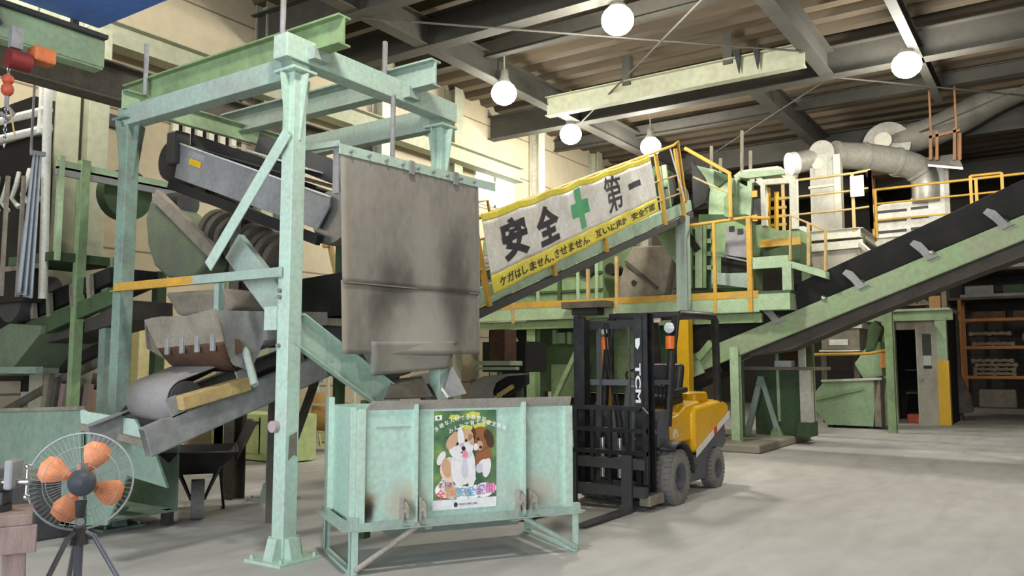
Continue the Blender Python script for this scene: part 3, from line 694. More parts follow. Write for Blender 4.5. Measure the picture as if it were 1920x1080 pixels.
M().bar(cv(.30, .30, IX1 + .02), cv(.92, .24, IX1 + .02), .1, .11).build('yellow_guard', yel2, ic, .01)
M().prism([cv(.28, .18, IX0), cv(2.2, .34, IX0), cv(2.2, .46, IX0), cv(.7, .42, IX0), cv(.26, .22, IX0)], (.02, 0, 0)).build('skirt_board', dgrey, ic)
M().chan(cv(2.2, .42, IX0), cv(3.3, .42, IX0), .03, .14).build('skirt_board', dgrey, ic)
for s in (1.55, 2.35, 3.15, 4.2, 5.2, 6.2, 7.2, 8.2, 9.2, 10.2):
    rl_ = M().cyl(cv(s, .40, IX0 + .08), cv(s, .40, IX1 - .1), .05, n=10).build('idler', tan, ic)
    M().bar(cv(s, .2, IX1 - .03), cv(s, .42, IX1 - .03), .012, .07, up=CE).bar(cv(s, .2, IX0 + .03), cv(s, .42, IX0 + .03), .012, .07, up=CE).build('idler_stand', tan, rl_)
for s, x in ((1.8, IX0 + .06), (2.75, IX1 - .07)):
        p = cv(s, 0, x); M().ibeam((x, p.y, 0), p, .1, .12, .01, up=(0, 1, 0)).build('leg', dtan if s < 3 else dgreen, ic)
p = cv(1.8, 0, IX0 + .06); M().bar(V((IX0 + .06, p.y + .02, .3)), V((IX0 + .06, p.y + .55, p.z + .12)), .06).build('leg_brace', dtan, ic)
# handrail with yellow posts
hz = 1.12
M().tube([cv(4.0, .98, IX1 + .05), cv(10.5, hz + .12, IX1 + .05), cv(10.72, hz + .18, IX1 + .05), cv(10.72, .2, IX1 + .05)], .024, 8).build('handrail', yel, ic)
M().tube([cv(4.0, .75, IX1 + .03), cv(10.6, .72, IX1 + .03)], .015, 6).tube([cv(4.0, .42, IX1 + .03), cv(10.6, .4, IX1 + .03)], .015, 6).build('middle_rail', yel2, ic)
for s in (4.35, 5.9, 7.45, 9.72, 10.6): M().bar(cv(s, -.02, IX1 + .03), cv(s, hz + (.06 if s > 9 else -.1), IX1 + .03), .05, .06, up=CE).build('rail_post', yel, ic)
M().tube([cv(3.3, 1.0, IX0 - .55), cv(6.2, 1.05, IX0 - .55), cv(6.6, 1.02, IX0 - .55), cv(6.6, .2, IX0 - .55)], .024, 8).build('handrail', yel, ic)
for s in (3.4, 5.0): M().bar(cv(s, .1, IX0 - .55), cv(s, 1.03, IX0 - .55), .05, .05, up=CE).build('rail_post', yel2, ic)
M().prism([cv(3.2, .08, IX0 - .6), cv(6.8, .08, IX0 - .6), cv(6.8, .08, IX0), cv(3.2, .08, IX0)], (0, 0, .03)).build('walkway', dgrey, ic)
b = M().prism([cv(9.8, .2, IX1 - .3), cv(10.7, .2, IX1 - .3), cv(10.9, .75, IX1 - .3), cv(10.3, .95, IX1 - .3), cv(9.9, .7, IX1 - .3)], (.12, 0, 0))
b.build('drive_guard', dgreen, ic, .02)
M().cyl(cv(10.35, .55, IX1 - .16), cv(10.35, .55, IX1 - .02), .2, n=20).build('drive_motor', dgrey, ic, .01)
for s in (9.9, 10.15): M().bar(cv(s, .22, IX1 - .05), cv(s + .05, .95, IX1 - .05), .08, .04, up=CE).build('drive_strut', lgreen, ic)
M().tube([cv(10.3, 1.2, IX1 + .06), cv(10.42, .85, IX1 + .06), cv(10.58, .45, IX1 + .06), cv(10.62, .25, IX1 + .06)], .014, 6).build('light_cord', mat('white_plastic', (214, 220, 226), .4), ic)

# ------------------------------------------------------------------ safety banner tied to the handrail
BX = IX1 + .09
bn = thing('banner', 'white and yellow safety first banner tied along the conveyor handrail', 'banner', (BX, 10.2, 3.2))
bl2, br2, tl2, tr2 = at(926, 552, x=BX), at(1237, 395, x=BX), at(900, 400, x=BX), at(1216, 291, x=BX)
def bnp(u, v, k=0):
    p = bl2.lerp(br2, u).lerp(tl2.lerp(tr2, u), v)
    sag = .03 * math.sin(math.pi * ((u * 6) % 1.0)) * v * v
    p = p - V((0, 0, sag)); p.x += .014 * math.sin(u * 31 + v * 2.2) + .007 * math.sin(u * 74 - v * 3) * (1 - .5 * v) + k
    return p
def strip(v0, v1, n, m): return M().grid(lambda u, v: bnp(u, v0 + (v1 - v0) * v), 120, n).build(n_name, m, bn, solid=.004)
n_name = 'white_cloth'; strip(.235, .9, 14, cloth)
n_name = 'yellow_band'; strip(0, .235, 6, clothy)
n_name = 'yellow_band'; strip(.9, 1, 4, clothy)
eb = (br2 - bl2).normalized(); LB = (br2 - bl2).length
def bn_uv(px, py):
    """place on the banner (along, across) of a point of its plane"""
    p = at(px, py, x=BX); u = .5; v = .5
    for _ in range(12):
        q = bl2.lerp(br2, u).lerp(tl2.lerp(tr2, u), v)
        a = bl2.lerp(br2, u); up2 = tl2.lerp(tr2, u) - a
        u += (p - q).dot(eb) / LB; v += (p - q).dot(up2) / up2.length_squared
    return u, v
def big(ch, px, py, w, h, m, bold):
    u, v = bn_uv(px, py); w /= LB; h /= .93
    return lettering('banner_lettering', ch, lambda x, y: bnp(u + (x - .5) * w, v + (y - .5) * h, .008), 1, 1, m, bn, bold, 12)
big('安', 965, 444, .58, .50, inkblk, .045); big('全', 1027, 420, .62, .50, inkblk, .045)
big('第', 1150, 362, .62, .54, inkblk, .012)
u, v = bn_uv(1189, 346)
M().grid(lambda s, t: bnp(u - .05 + .1 * s, v - .05 + .1 * t + .01 * s, .008), 12, 2).build('banner_lettering', inkblk, bn)
u, v = bn_uv(1088, 390); a, c_ = .055, .30; w_, hh = .019, .105
b = M()
for (u0, u1, v0, v1) in ((-w_, w_, -c_, -hh), (-a, -w_, -hh, hh), (-w_, w_, -hh, hh), (w_, a, -hh, hh), (-w_, w_, hh, c_)):
    b.grid(lambda s, t: bnp(u + u0 + (u1 - u0) * s, v + v0 + (v1 - v0) * t, .008), 6, 4)
b.build('green_cross', inkgrn, bn)
def small(txt, p0, p1, h=.125):
    (ua, va), (ub, vb) = bn_uv(*p0), bn_uv(*p1)
    lettering('banner_lettering', txt, lambda x, y: bnp(ua + (ub - ua) * x, .115 + (y - .5) * h, .008), 1, 1, inkblk, bn, .022, 30)
small('ケガはしません、', (934, 528), (1036, 484)); small('させません、', (1040, 480), (1106, 448))
small('互いに声か', (1118, 444), (1177, 414)); small('安全確認', (1184, 408), (1228, 386))

# ------------------------------------------------------------------ bucket-like feed hopper over the belt
fh = thing('feed_hopper', 'rusty steel feed hopper with four lugs on its lip, above the conveyor tail', 'hopper', at(380, 640, y=4.2))
rows = [[(272, 600), (404, 582), 3.92], [(297, 652), (418, 640), 3.94], [(308, 668), (425, 664), 4.0], [(322, 684), (434, 684), 4.1], [(350, 692), (446, 696), 4.26]]
rr = [(at(a[0], a[1], y=y), at(b_[0], b_[1], y=y)) for a, b_, y in rows]
def fhp(u, v):
    k = min(int(v * (len(rr) - 1)), len(rr) - 2); f = v * (len(rr) - 1) - k
    p = rr[k][0].lerp(rr[k][1], u).lerp(rr[k + 1][0].lerp(rr[k + 1][1], u), f)
    if v < .01: p.z += .02 * math.sin(u * 8) * .6
    return p
M().grid(lambda u, v: fhp(u, v * .26), 8, 3, False).build('front_lip', tan, fh, solid=.02)
M().grid(lambda u, v: fhp(u, .25 + v * .75), 8, 10).build('curved_bottom', rust, fh, solid=.02)
sp = [at(404, 582, y=3.92), at(525, 590, y=5.06), at(525, 612, y=5.06), at(452, 640, y=4.38), at(446, 696, y=4.26), at(434, 684, y=4.1), at(418, 640, y=3.94)]
M().plate([V((rr[0][1].x, p.y, p.z)) for p in sp], .015).build('side_plate', grey, fh)
q = rr[0][0]; M().plate([V((q.x, 3.92, q.z)), V((q.x, 4.98, q.z)), V((q.x, 4.98, q.z - .3)), V((q.x, 4.28, rr[4][0].z)), V((q.x, 3.94, rr[1][0].z))], .015).build('side_plate', tan, fh)
for i in range(4):
    p = fhp(.17 + i * .235, .27); M().bx(p.x - .022, p.x + .022, p.y - .03, p.y - .0, p.z - .06, p.z + .07).build('lug', grey, fh, .005, seg=1)
M().tube([at(446, 640, y=4.25), at(462, 660, y=4.2), at(478, 722, y=4.15)], .035, 4).build('support_arm', mintg, fh)
M().cyl(at(440, 650, y=4.1), at(440, 650, y=4.45), .06, n=14).build('pivot_pipe', rust, fh)
p = at(410, 540, y=4.22); M().bx(p.x - .03, p.x + .03, 4.2, 4.25, at(410, 628, y=4.22).z, 2.12).build('hanger_post', mintg, fh)
# dark chute box behind it and under the upper conveyor
db = thing('chute_box', 'dark steel chute box between the front post and the rubber curtain', 'chute', (-5.6, 5.6, 2.0))
M().prism([at(430, 545, y=5.15), at(640, 510, y=5.15), at(640, 592, y=5.15), at(565, 598, y=5.15), at(430, 590, y=5.15)], (0, .7, 0)).build('body', dark, db, .01)
M().prism([at(430, 592, y=5.12), at(642, 597, y=5.12), at(642, 612, y=5.12), at(430, 602, y=5.12)], (0, .7, 0)).build('ledge', tan, db, .01)
M().prism([at(470, 606, y=5.2), at(645, 606, y=5.2), at(700, 700, y=5.2), at(640, 720, y=5.2), at(560, 660, y=5.2)], (0, .5, 0)).build('lower_chute', dgrey, db, .01)
M().prism([at(305, 548, y=4.75), at(420, 540, y=4.75), at(436, 575, y=4.75), at(420, 590, y=4.75), at(330, 592, y=4.75)], (0, .6, 0)).build('rounded_cover', tan, db, .05, seg=4)
# discharge chute under the curtain, behind the bin
dc = thing('discharge_chute', 'dark flared discharge chute showing above the bin rim under the curtain', 'chute', (-4.9, 5.7, 1.2))
M().plate([at(735, 712, x=-4.95), at(790, 706, x=-4.9), at(812, 745, x=-4.7), at(720, 748, x=-4.7)], .012).build('left_plate', dtan, dc)
M().plate([at(770, 706, x=-5.1), at(845, 690, x=-5.1), at(850, 748, x=-4.9), at(790, 750, x=-4.9)], .012).build('back_plate', dgrey, dc)
M().plate([at(838, 690, x=-5.0), at(848, 688, x=-4.8), at(874, 738, x=-4.6), at(828, 748, x=-4.75)], .012).build('right_plate', grey, dc)
M().bar(at(828, 728, x=-4.7), at(840, 745, x=-4.65), .02).build('pale_stay', white, dc)
lgz = at(760, 748, x=-4.9)
for yy in (5.2, 6.2): M().bar((-5.0, yy, 0), (-5.0, yy, lgz.z), .07).build('leg', dgreen, dc)

# ------------------------------------------------------------------ upper grey belt conveyor pouring against the curtain
ucn = thing('upper_conveyor', 'grey belt conveyor high behind the gantry posts, pouring against the rubber curtain', 'conveyor', (-6.2, 5.1, 3.3))
UY0, UY1 = 4.85, 5.55
uq = [at(338, 270, y=UY0), at(617, 369, y=UY0), at(611, 432, y=UY0), at(347, 338, y=UY0)]
ue = (uq[1] - uq[0]).normalized(); un = V((-ue.z, 0, ue.x))
def uc(s, h, y): return V((uq[0].x, y, uq[0].z)) + ue * s + un * h
UL = (uq[1] - uq[0]).length
hp = -(uq[3] - uq[0]).dot(un); 
M().prism([uc(0, 0, UY0), uc(UL, 0, UY0), uc(UL + .03, -.08, UY0), uc(UL - .04, -.3, UY0), uc(0.04, -.34, UY0)], (0, .02, 0)).build('side_panel', grey, ucn, .004)
M().prism([uc(0, 0, UY1), uc(UL, 0, UY1), uc(UL - .04, -.3, UY1), uc(0.04, -.34, UY1)], (0, .02, 0)).build('side_panel', grey, ucn)
M().bar(uc(0, .005, UY0 + .01), uc(UL, .005, UY0 + .01), .035, .012).build('panel_edge', white, ucn)
M().bar(uc(.25, .22, UY1), uc(UL - .2, .16, UY1), .02, .22).build('far_skirt', dgrey, ucn)
M().bar(uc(.1, .12, UY1 - .12), uc(UL * .6, .14, UY1 - .12), .2, .012).build('skirt_lip', white, ucn)
M().bar(uc(.05, .06, UY0 + .1), uc(UL - .55, .06, UY0 + .1), .03, .14).build('near_skirt', blk2, ucn)
r_ = .24; hs, hh_ = UL + .02, -.16
lp = [(hs + r_ * math.cos(t), hh_ + r_ * math.sin(t)) for t in [math.pi * (.5 - i / 16) for i in range(17)]]
lp += [(hs - (hs + .15) * k / 8, hh_ - r_ - .06 * math.sin(math.pi * k / 8)) for k in range(1, 8)]
lp += [(-.18 + .2 * math.cos(t), -.2 + .2 * math.sin(t)) for t in [math.pi * (1.5 - i / 10) for i in range(11)]]
b = M(); n_ = len(lp)
b.add([uc(s, h, y) for s, h in lp for y in (UY0 + .05, UY1 - .05)], [(2 * i, 2 * i + 1, 2 * ((i + 1) % n_) + 1, 2 * ((i + 1) % n_)) for i in range(n_)], True)
b.build('belt', dbelt, ucn, solid=.014)
M().cyl(uc(hs, hh_, UY0 + .06), uc(hs, hh_, UY1 - .06), r_ - .01, n=28).build('head_drum', chrome, ucn)
M().bar(uc(.0, -.42, UY0), uc(UL + .02, -.38, UY0), .05, .09).build('lower_rail', blk2, ucn)
M().bx(uc(-.05, 0, 0).x - .12, uc(-.05, 0, 0).x + .05, UY0 - .05, UY0 + .12, uc(-.05, 0, 0).z - .22, uc(-.05, 0, 0).z + .12).build('tail_bearing', dgrey, ucn, .02)
q = uc(.35, -.16, UY0 - .004)
M().prism([uc(.22, -.10, UY0 - .003), uc(.42, -.10, UY0 - .003), uc(.42, -.16, UY0 - .003), uc(.22, -.16, UY0 - .003)], (0, .002, 0)).build('warning_sticker', ylw, ucn)
M().prism([uc(.24, -.03, UY0 - .003), uc(.46, -.03, UY0 - .003), uc(.46, -.085, UY0 - .003), uc(.24, -.085, UY0 - .003)], (0, .002, 0)).build('name_sticker', mat('grey_sticker', (150, 150, 152), .5), ucn)
p = uc(UL - .5, -.4, UY1 + .05); M().bar((p.x, p.y, 0), p, .08).build('leg', dgreen, ucn)
p = uc(.1, -.38, UY1 + .02); q = at(437, 935, z=0); M().ibeam(q, (q.x, q.y, p.z), .17, .17, .012, up=(0, 1, 0)).build('leg', dtan, ucn)
M().bar((q.x, q.y, p.z - .05), (p.x + .1, UY0 + .2, p.z - .05), .12).build('leg_beam', dtan, ucn)
M().bar((q.x, q.y, .45), at(474, 788, y=q.y + .1), .09).build('leg_brace', dtan, ucn)

# ------------------------------------------------------------------ big drop shaped casing with its drive
dh = thing('drive_casing', 'big drop shaped casing with green patina, left of the crossing braces', 'casing', at(330, 460, y=5.9))
pts = [(282, 372), (300, 384), (330, 408), (366, 448), (384, 478), (382, 500), (366, 517), (340, 526), (312, 520), (288, 498), (276, 460), (272, 410)]
M().prism([at(a, b_, y=5.75) for a, b_ in pts], (0, .5, 0)).build('casing', mat('patina_steel', (104, 108, 96), .75, dirt=(112, 126, 90), amt=.8, scale=4, bump=.1), dh, .04, seg=3)
M().bar(at(294, 366, y=5.74), at(408, 480, y=5.74), .14, .08, up=(0, 1, 0)).build('top_flange', tan, dh)
c = at(233, 366, y=5.7); M().cyl(c + V((-.08, 0, 0)), c + V((.1, 0, 0)), .32, n=28).build('pulley_cover', dgreen, dh, .03)
M().bar((c.x, c.y, c.z - .1), (c.x, c.y, 1.9), .09).build('pulley_post', dark, dh)
c = at(328, 378, y=6.1); M().cyl(c + V((-.22, 0, -.05)), c + V((.28, 0, -.05)), .16, n=20).bx(c.x - .1, c.x + .1, c.y - .1, c.y + .1, c.z - .3, c.z).build('motor', blk, dh, .015)
q = M()
for i in range(9):
    p = at(405 + i * 15, 428 + i * 7, y=6.0); q.cyl(p, p + V((.07, 0, -.03)), .24 + .02 * (i % 2), n=20)
q.build('ribbed_duct', dtan, dh)
M().prism([at(392, 440, y=6.05), at(460, 440, y=6.05), at(520, 500, y=6.05), at(400, 520, y=6.05)], (0, .3, 0)).build('back_shroud', dark, dh)
M().bar(V((at(300, 520, y=6).x, 6.0, 0)), at(300, 510, y=6.0), .12).build('support_post', dgreen, dh)

# ------------------------------------------------------------------ left belt conveyor rising to the casing
lc = thing('side_conveyor', 'dark green belt conveyor rising from the left edge to the drop shaped casing', 'conveyor', (-9, 5.9, 0))
LY = 5.0
M().prism([at(-40, 652, y=LY), at(60, 600, y=LY), at(240, 527, y=LY), at(240, 558, y=LY), at(110, 612, y=LY), at(-40, 690, y=LY)], (0, .05, 0)).build('side_rail', dgreen, lc)
M().prism([at(-40, 640, y=LY + .7), at(240, 520, y=LY + .7), at(240, 550, y=LY + .7), at(-40, 680, y=LY + .7)], (0, .05, 0)).build('side_rail', dgreen, lc)
M().prism([at(-40, 612, y=LY + .06), at(60, 560, y=LY + .06), at(205, 500, y=LY + .06), at(205, 530, y=LY + .06), at(60, 598, y=LY + .06), at(-40, 652, y=LY + .06)], (0, .6, 0)).build('belt', blk2, lc, .01)
M().prism([at(-40, 700, y=LY + .1), at(110, 625, y=LY + .1), at(240, 562, y=LY + .1), at(240, 600, y=LY + .1), at(130, 632, y=LY + .1), at(60, 650, y=LY + .1), at(-40, 730, y=LY + .1)], (0, .55, 0)).build('return_belt', dbelt, lc, .01)
for px, py in ((62, 560), (92, 556), (136, 538), (168, 522)):
    p, q = at(px, py - 6, y=LY), at(px + 2, py + 38, y=LY); M().bar(p, q, .07, .05, up=(0, 1, 0)).build('idler_stand', tan, lc)
M().prism([at(-40, 640, y=LY - .06), at(18, 606, y=LY - .06), at(76, 610, y=LY - .06), at(74, 626, y=LY - .06), at(14, 702, y=LY - .06), at(-40, 706, y=LY - .06)], (0, .8, 0)).build('tail_box', mat('tail_green', (112, 128, 104), .7, dirt=(96, 96, 86), amt=.6), lc, .01)
M().bar(at(-20, 694, y=LY - .1), at(74, 694, y=LY - .1), .08, .08).build('tail_beam', mintd, lc)
M().tube([at(-40, 800, y=LY + .3), at(120, 710, y=LY + .3), at(235, 655, y=LY + .3)], .06, 8).build('lower_pipe', dtan, lc)
M().prism([at(-30, 745, y=LY + .5), at(190, 640, y=LY + .5), at(200, 655, y=LY + .5), at(-30, 770, y=LY + .5)], (0, .1, 0)).build('lower_beam', dark, lc)
c = at(18, 558, y=LY - .15); M().cyl(c, c + V((0, .5, 0)), .3, n=28).build('drive_drum', dgrey, lc, .02)
M().bar(V((at(205, 600, y=LY + .2).x, LY + .2, 0)), at(205, 540, y=LY + .2), .13).build('leg', mintd, lc)
M().bar(V((at(216, 600, y=LY + .5).x, LY + .5, 0)), at(216, 540, y=LY + .5), .1).build('leg', dark, lc)
M().bar(V((at(-20, 700, y=LY + .3).x, LY + .3, 0)), at(-20, 690, y=LY + .3), .13).build('leg', mintd, lc)

# ------------------------------------------------------------------ pale green trough at the lower left
LBX = at(155, 768, y=3.75)
tr_ = thing('green_trough', 'wide pale green steel trough behind the pedestal fan', 'trough', (at(120, 985, z=.0).x, 4.0, 0))
tg_ = mat('trough_green', (132, 154, 138), .65, dirt=(112, 130, 114), amt=.6, scale=2)
yT = 3.75
fz = at(120, 985, y=yT).z
M().prism([at(-120, 772, y=yT), at(150, 766, y=yT), at(152, 800, y=yT), at(152, 985, y=yT), at(-120, 985, y=yT)], (0, .02, 0)).build('front_wall', tg_, tr_)
M().prism([at(150, 766, y=yT), at(162, 772, y=yT), at(252, 786, y=yT), at(276, 830, y=yT), at(168, 802, y=yT), at(152, 800, y=yT)], (0, .02, 0)).build('end_plate', mint, tr_)
M().prism([at(152, 803, y=yT + .05), at(285, 835, y=yT + .05), at(313, 915, y=yT + .05), at(238, 892, y=yT + .05), at(200, 985, y=yT + .05), at(152, 985, y=yT + .05)], (0, .02, 0)).build('lower_wing', tg_, tr_)
M().bar(at(152, 800, y=yT - .02), at(285, 834, y=yT - .02), .05, .05).build('stiffener', tan, tr_)
M().bar(at(-120, 772, y=yT - .01), at(152, 765, y=yT - .01), .06, .03).build('rim', tan, tr_)
xx0, xx1 = at(-120, 900, y=yT).x, at(150, 900, y=yT).x
M().bx(xx0, xx1, yT, yT + .9, max(fz, .12), max(fz, .12) + .02).bx(xx0, xx1, yT + .9, yT + .92, max(fz, .12), .9).build('back_wall', tg_, tr_)
for x in (xx0 + .4, xx1 - .05):
    for y in (yT + .06, yT + .85): M().bar((x, y, 0), (x, y, max(fz, .14)), .08).build('foot', dgrey, tr_)

# ------------------------------------------------------------------ wheelbarrow
wb_ = thing('wheelbarrow', 'black wheelbarrow parked nose first under the inclined conveyor', 'wheelbarrow', (-6.82, 4.9, 0))
wc = V((-6.98, 4.98, .2)); wd = V((EYE.x - wc.x, EYE.y - wc.y, 0)).normalized(); ws = V((-wd.y, wd.x, 0))
def wp(a, b_, z): return V((wc.x, wc.y, 0)) + wd * a + ws * b_ + V((0, 0, z))
M().cyl(wp(.1, -.06, .19), wp(.1, .06, .19), .185, n=24).build('wheel', tyre, wb_, .02)
M().add([wp(.05, -.14, .42), wp(.05, .14, .42), wp(-.55, .2, .42), wp(-.55, -.2, .42), wp(.3, -.34, .64), wp(.3, .34, .64), wp(-.75, .36, .62), wp(-.75, -.36, .62)], [(0, 1, 2, 3), (0, 4, 5, 1), (1, 5, 6, 2), (2, 6, 7, 3), (3, 7, 4, 0)]).build('tray', blk, wb_, solid=.012)
M().tube([wp(.3, -.34, .64), wp(.3, .34, .64), wp(-.75, .36, .62), wp(-.75, -.36, .62)], .014, 6, True).build('tray_rim', dgrey, wb_)
for s in (-1, 1):
    M().tube([wp(.12, .06 * s, .19), wp(-.1, .16 * s, .40), wp(-.7, .25 * s, .46), wp(-1.1, .3 * s, .6)], .016, 8).build('handle', blk, wb_)
    M().tube([wp(-.35, .2 * s, .43), wp(-.42, .25 * s, .01), wp(-.62, .25 * s, .01), wp(-.6, .22 * s, .44)], .014, 8).build('leg', blk, wb_)
    M().tube([wp(.12, .06 * s, .19), wp(.2, .2 * s, .5)], .012, 6).build('front_stay', dgrey, wb_)

# ------------------------------------------------------------------ forklift
FX = -3.97
fk = thing('forklift', 'yellow and black forklift truck with dual front tyres, forks lowered toward the bin', 'forklift', (FX, 8.6, 0))
def wheel(x0, x1, y, z, r, name='wheel'):
    w = M(); n = 30; wd = x1 - x0
    w.lathe([(r * .55, 0), (r * .62, -.004), (r * .92, .0), (r, wd * .12), (r, wd * .88), (r * .92, wd), (r * .62, wd + .004), (r * .55, wd)], (x0, y, z), (1, 0, 0), 30)
    for i in range(n):
        t = 2 * math.pi * i / n
        for s, xa, xb in ((0, x0 + .005, x0 + wd * .42), (.5, x0 + wd * .58, x1 - .005)):
            a = t + s * 2 * math.pi / n; c_, s_ = math.cos(a), math.sin(a); d1, d2 = V((0, c_, s_)), V((0, -s_, c_))
            p = V((0, y, z)) + d1 * (r + .011); w.prism([p + d2 * -.016 + V((xa, 0, 0)), p + d2 * .016 + V((xa, 0, 0)), p + d2 * .016 + V((xb, 0, 0)), p + d2 * -.016 + V((xb, 0, 0))], d1 * -.025)
    o = w.build(name, tyre, fk)
    M().lathe([(r * .56, wd * .25), (r * .56, wd), (r * .5, wd), (r * .46, wd * .55), (r * .2, wd * .5), (r * .18, wd * .75), (0, wd * .75)], (x0, y, z), (1, 0, 0), 24).build('rim', fgrey, o)
    return o
for a in (.55, .35, -.37, -.57):
    pass
wheel(FX + .37, FX + .555, 8.25, .28, .28); wheel(FX + .175, FX + .36, 8.25, .28, .28)
wheel(FX - .555, FX - .37, 8.25, .28, .28); wheel(FX - .36, FX - .175, 8.25, .28, .28)
wheel(FX + .30, FX + .45, 9.66, .225, .225); wheel(FX - .45, FX - .30, 9.66, .225, .225)
b = M().prism([(FX - .33, 8.0, .16), (FX - .33, 8.0, .5), (FX - .33, 8.5, .62), (FX - .33, 10.0, .62), (FX - .33, 10.08, .35), (FX - .33, 9.4, .16)], (.62, 0, 0))
b.build('chassis', blk, fk, .02)
for s in (1,):
    M().prism([(FX + .25, 8.52, .14), (FX + .25, 8.56, .50), (FX + .25, 8.9, .42), (FX + .25, 9.2, .46), (FX + .25, 10.02, .78), (FX + .25, 10.06, .5), (FX + .25, 9.95, .44), (FX + .25, 9.82, .46), (FX + .25, 9.62, .47), (FX + .25, 9.46, .42), (FX + .25, 9.38, .3), (FX + .25, 9.36, .14)], (.16, 0, 0)).build('side_skirt', fgrey, fk, .015)
    M().prism([(FX - .42, 8.52, .14), (FX - .42, 8.56, .50), (FX - .42, 9.2, .46), (FX - .42, 10.02, .78), (FX - .42, 10.06, .5), (FX - .42, 9.6, .47), (FX - .42, 9.36, .3), (FX - .42, 9.36, .14)], (.16, 0, 0)).build('side_skirt', fgrey, fk, .015)
# yellow body
M().prism([(FX - .38, 8.36, .64), (FX - .38, 8.34, .82), (FX - .38, 8.44, .88), (FX - .38, 8.66, .91), (FX - .38, 8.9, 1.0), (FX - .38, 9.3, 1.04), (FX - .38, 9.3, .6), (FX - .38, 8.6, .6)], (.76, 0, 0)).build('hood', fyel, fk, .035, seg=4)
M().prism([(FX - .43, 8.98, .46), (FX - .43, 8.98, .92), (FX - .43, 9.06, .98), (FX - .43, 9.9, 1.03), (FX - .43, 10.12, .98), (FX - .43, 10.16, .80), (FX - .43, 9.5, .54), (FX - .43, 9.2, .45)], (.86, 0, 0)).build('counterweight', fyel, fk, .05, seg=4)
M().prism([(FX - .3, 9.35, 1.0), (FX - .3, 9.35, 1.12), (FX - .3, 9.75, 1.13), (FX - .3, 9.8, 1.0)], (.6, 0, 0)).build('engine_cover', fyel, fk, .03, seg=3)
p0, p1 = V((FX + .435, 9.0, .43)), V((FX + .437, 10.12, .84))
d_ = p1 - p0
M().prism([p0 + V((0, 0, -.02)), p1 + V((0, 0, -.03)), p1 + V((0, 0, .05)), p0 + V((0, 0, .07))], (.004, 0, 0)).build('white_stripe', white, fk)
q = p0 + d_ * .55; M().prism([q + V((0, -.05, -.04)), q + V((0, .05, -.005)), q + V((0, .05, .075)), q + V((0, -.05, .045))], (.007, 0, 0)).build('red_mark', mat('red_mark', (196, 64, 56), .5), fk)
tri = lambda x, y, z, s: [(x, y - s, z), (x, y + s, z), (x, y + s * .35, z + s * 1.1), (x, y - s * .35, z + s * 1.1)]
M().prism([(FX + .381, 8.45, .66), (FX + .381, 8.62, .67), (FX + .381, 8.56, .76), (FX + .381, 8.5, .76)], (.006, 0, 0)).build('badge', white, fk)
M().prism([(FX + .387, 8.49, .675), (FX + .387, 8.58, .678), (FX + .387, 8.545, .715)], (.003, 0, 0)).build('badge_centre', fyel, fk)
# front cowl, floor, fenders
M().prism([(FX - .40, 8.06, .52), (FX - .40, 8.06, .86), (FX - .40, 8.18, .98), (FX - .40, 8.32, .98), (FX - .40, 8.36, .60), (FX - .40, 8.3, .52)], (.80, 0, 0)).build('front_cowl', fgrey, fk, .02)
M().prism([(FX + .12, 8.052, .66), (FX + .20, 8.052, .66), (FX + .18, 8.052, .72), (FX + .14, 8.052, .72)], (0, -.006, 0)).build('badge', white, fk)
M().prism([(FX + .22, 8.052, .74), (FX + .38, 8.052, .74), (FX + .34, 8.052, .85), (FX + .26, 8.052, .85)], (0, -.006, 0)).build('badge', mat('badge_silver', (190, 204, 214), .4), fk)
lettering('badge_lettering', 'M', lambda x, y: V((FX + .23 + x, 8.045, .655 + y)), .10, .06, white, fk, .03)
b = M(); R2 = .36; n = 14; xs = (FX + .2, FX + .57)
arc = [(8.25 + R2 * math.cos(math.radians(a)), .28 + R2 * math.sin(math.radians(a))) for a in [125 - i * 9.5 for i in range(n)]]
b.add([(x, y, z) for y, z in arc for x in xs], [(2 * i, 2 * i + 1, 2 * i + 3, 2 * i + 2) for i in range(n - 1)], True)
b.build('fender', blk, fk, solid=.018)
b = M(); b.add([(2 * FX - x, y, z) for y, z in arc for x in xs], [(2 * i, 2 * i + 1, 2 * i + 3, 2 * i + 2) for i in range(n - 1)], True); b.build('fender', blk, fk, solid=.018)
M().prism([(FX + .3, 8.55, .3), (FX + .3, 8.95, .3), (FX + .3, 8.95, .34), (FX + .3, 8.55, .34)], (.16, 0, 0)).build('step', blk, fk)
# seat, wheel, column, lever
M().bx(FX - .22, FX + .24, 8.72, 9.15, 1.0, 1.11).build('seat_cushion', blk, fk, .04, seg=3)
M().prism([(FX - .2, 9.05, 1.06), (FX - .2, 9.17, 1.06), (FX - .2, 9.28, 1.46), (FX - .2, 9.18, 1.48)], (.42, 0, 0)).build('seat_back', blk, fk, .045, seg=3)
M().bar((FX + .25, 8.8, 1.14), (FX + .27, 9.15, 1.17), .05, .06).build('armrest', blk, fk, .015)
M().prism([(FX - .12, 8.26, .95), (FX - .12, 8.32, 1.22), (FX - .12, 8.46, 1.24), (FX - .12, 8.42, .95)], (.24, 0, 0)).build('steering_column', fgrey, fk, .03)
c = V((FX, 8.52, 1.30)); nn = V((0, .55, .83)).normalized(); a_ = V((1, 0, 0)); b2 = nn.cross(a_)
M().tube([c + a_ * .18 * math.cos(2 * math.pi * i / 28) + b2 * .18 * math.sin(2 * math.pi * i / 28) for i in range(28)], .015, 8, True).tube([c - a_ * .17, c - nn * .04, c + a_ * .17], .012, 6).tube([c - nn * .04, c - b2 * .17], .012, 6).build('steering_wheel', blk, fk)
for i in range(3): M().cyl((FX + .2 + .05 * i, 8.35, .98), (FX + .2 + .05 * i, 8.42, 1.2), .008, n=6).ball((FX + .2 + .05 * i, 8.42, 1.21), .02).build('lever', blk, fk)
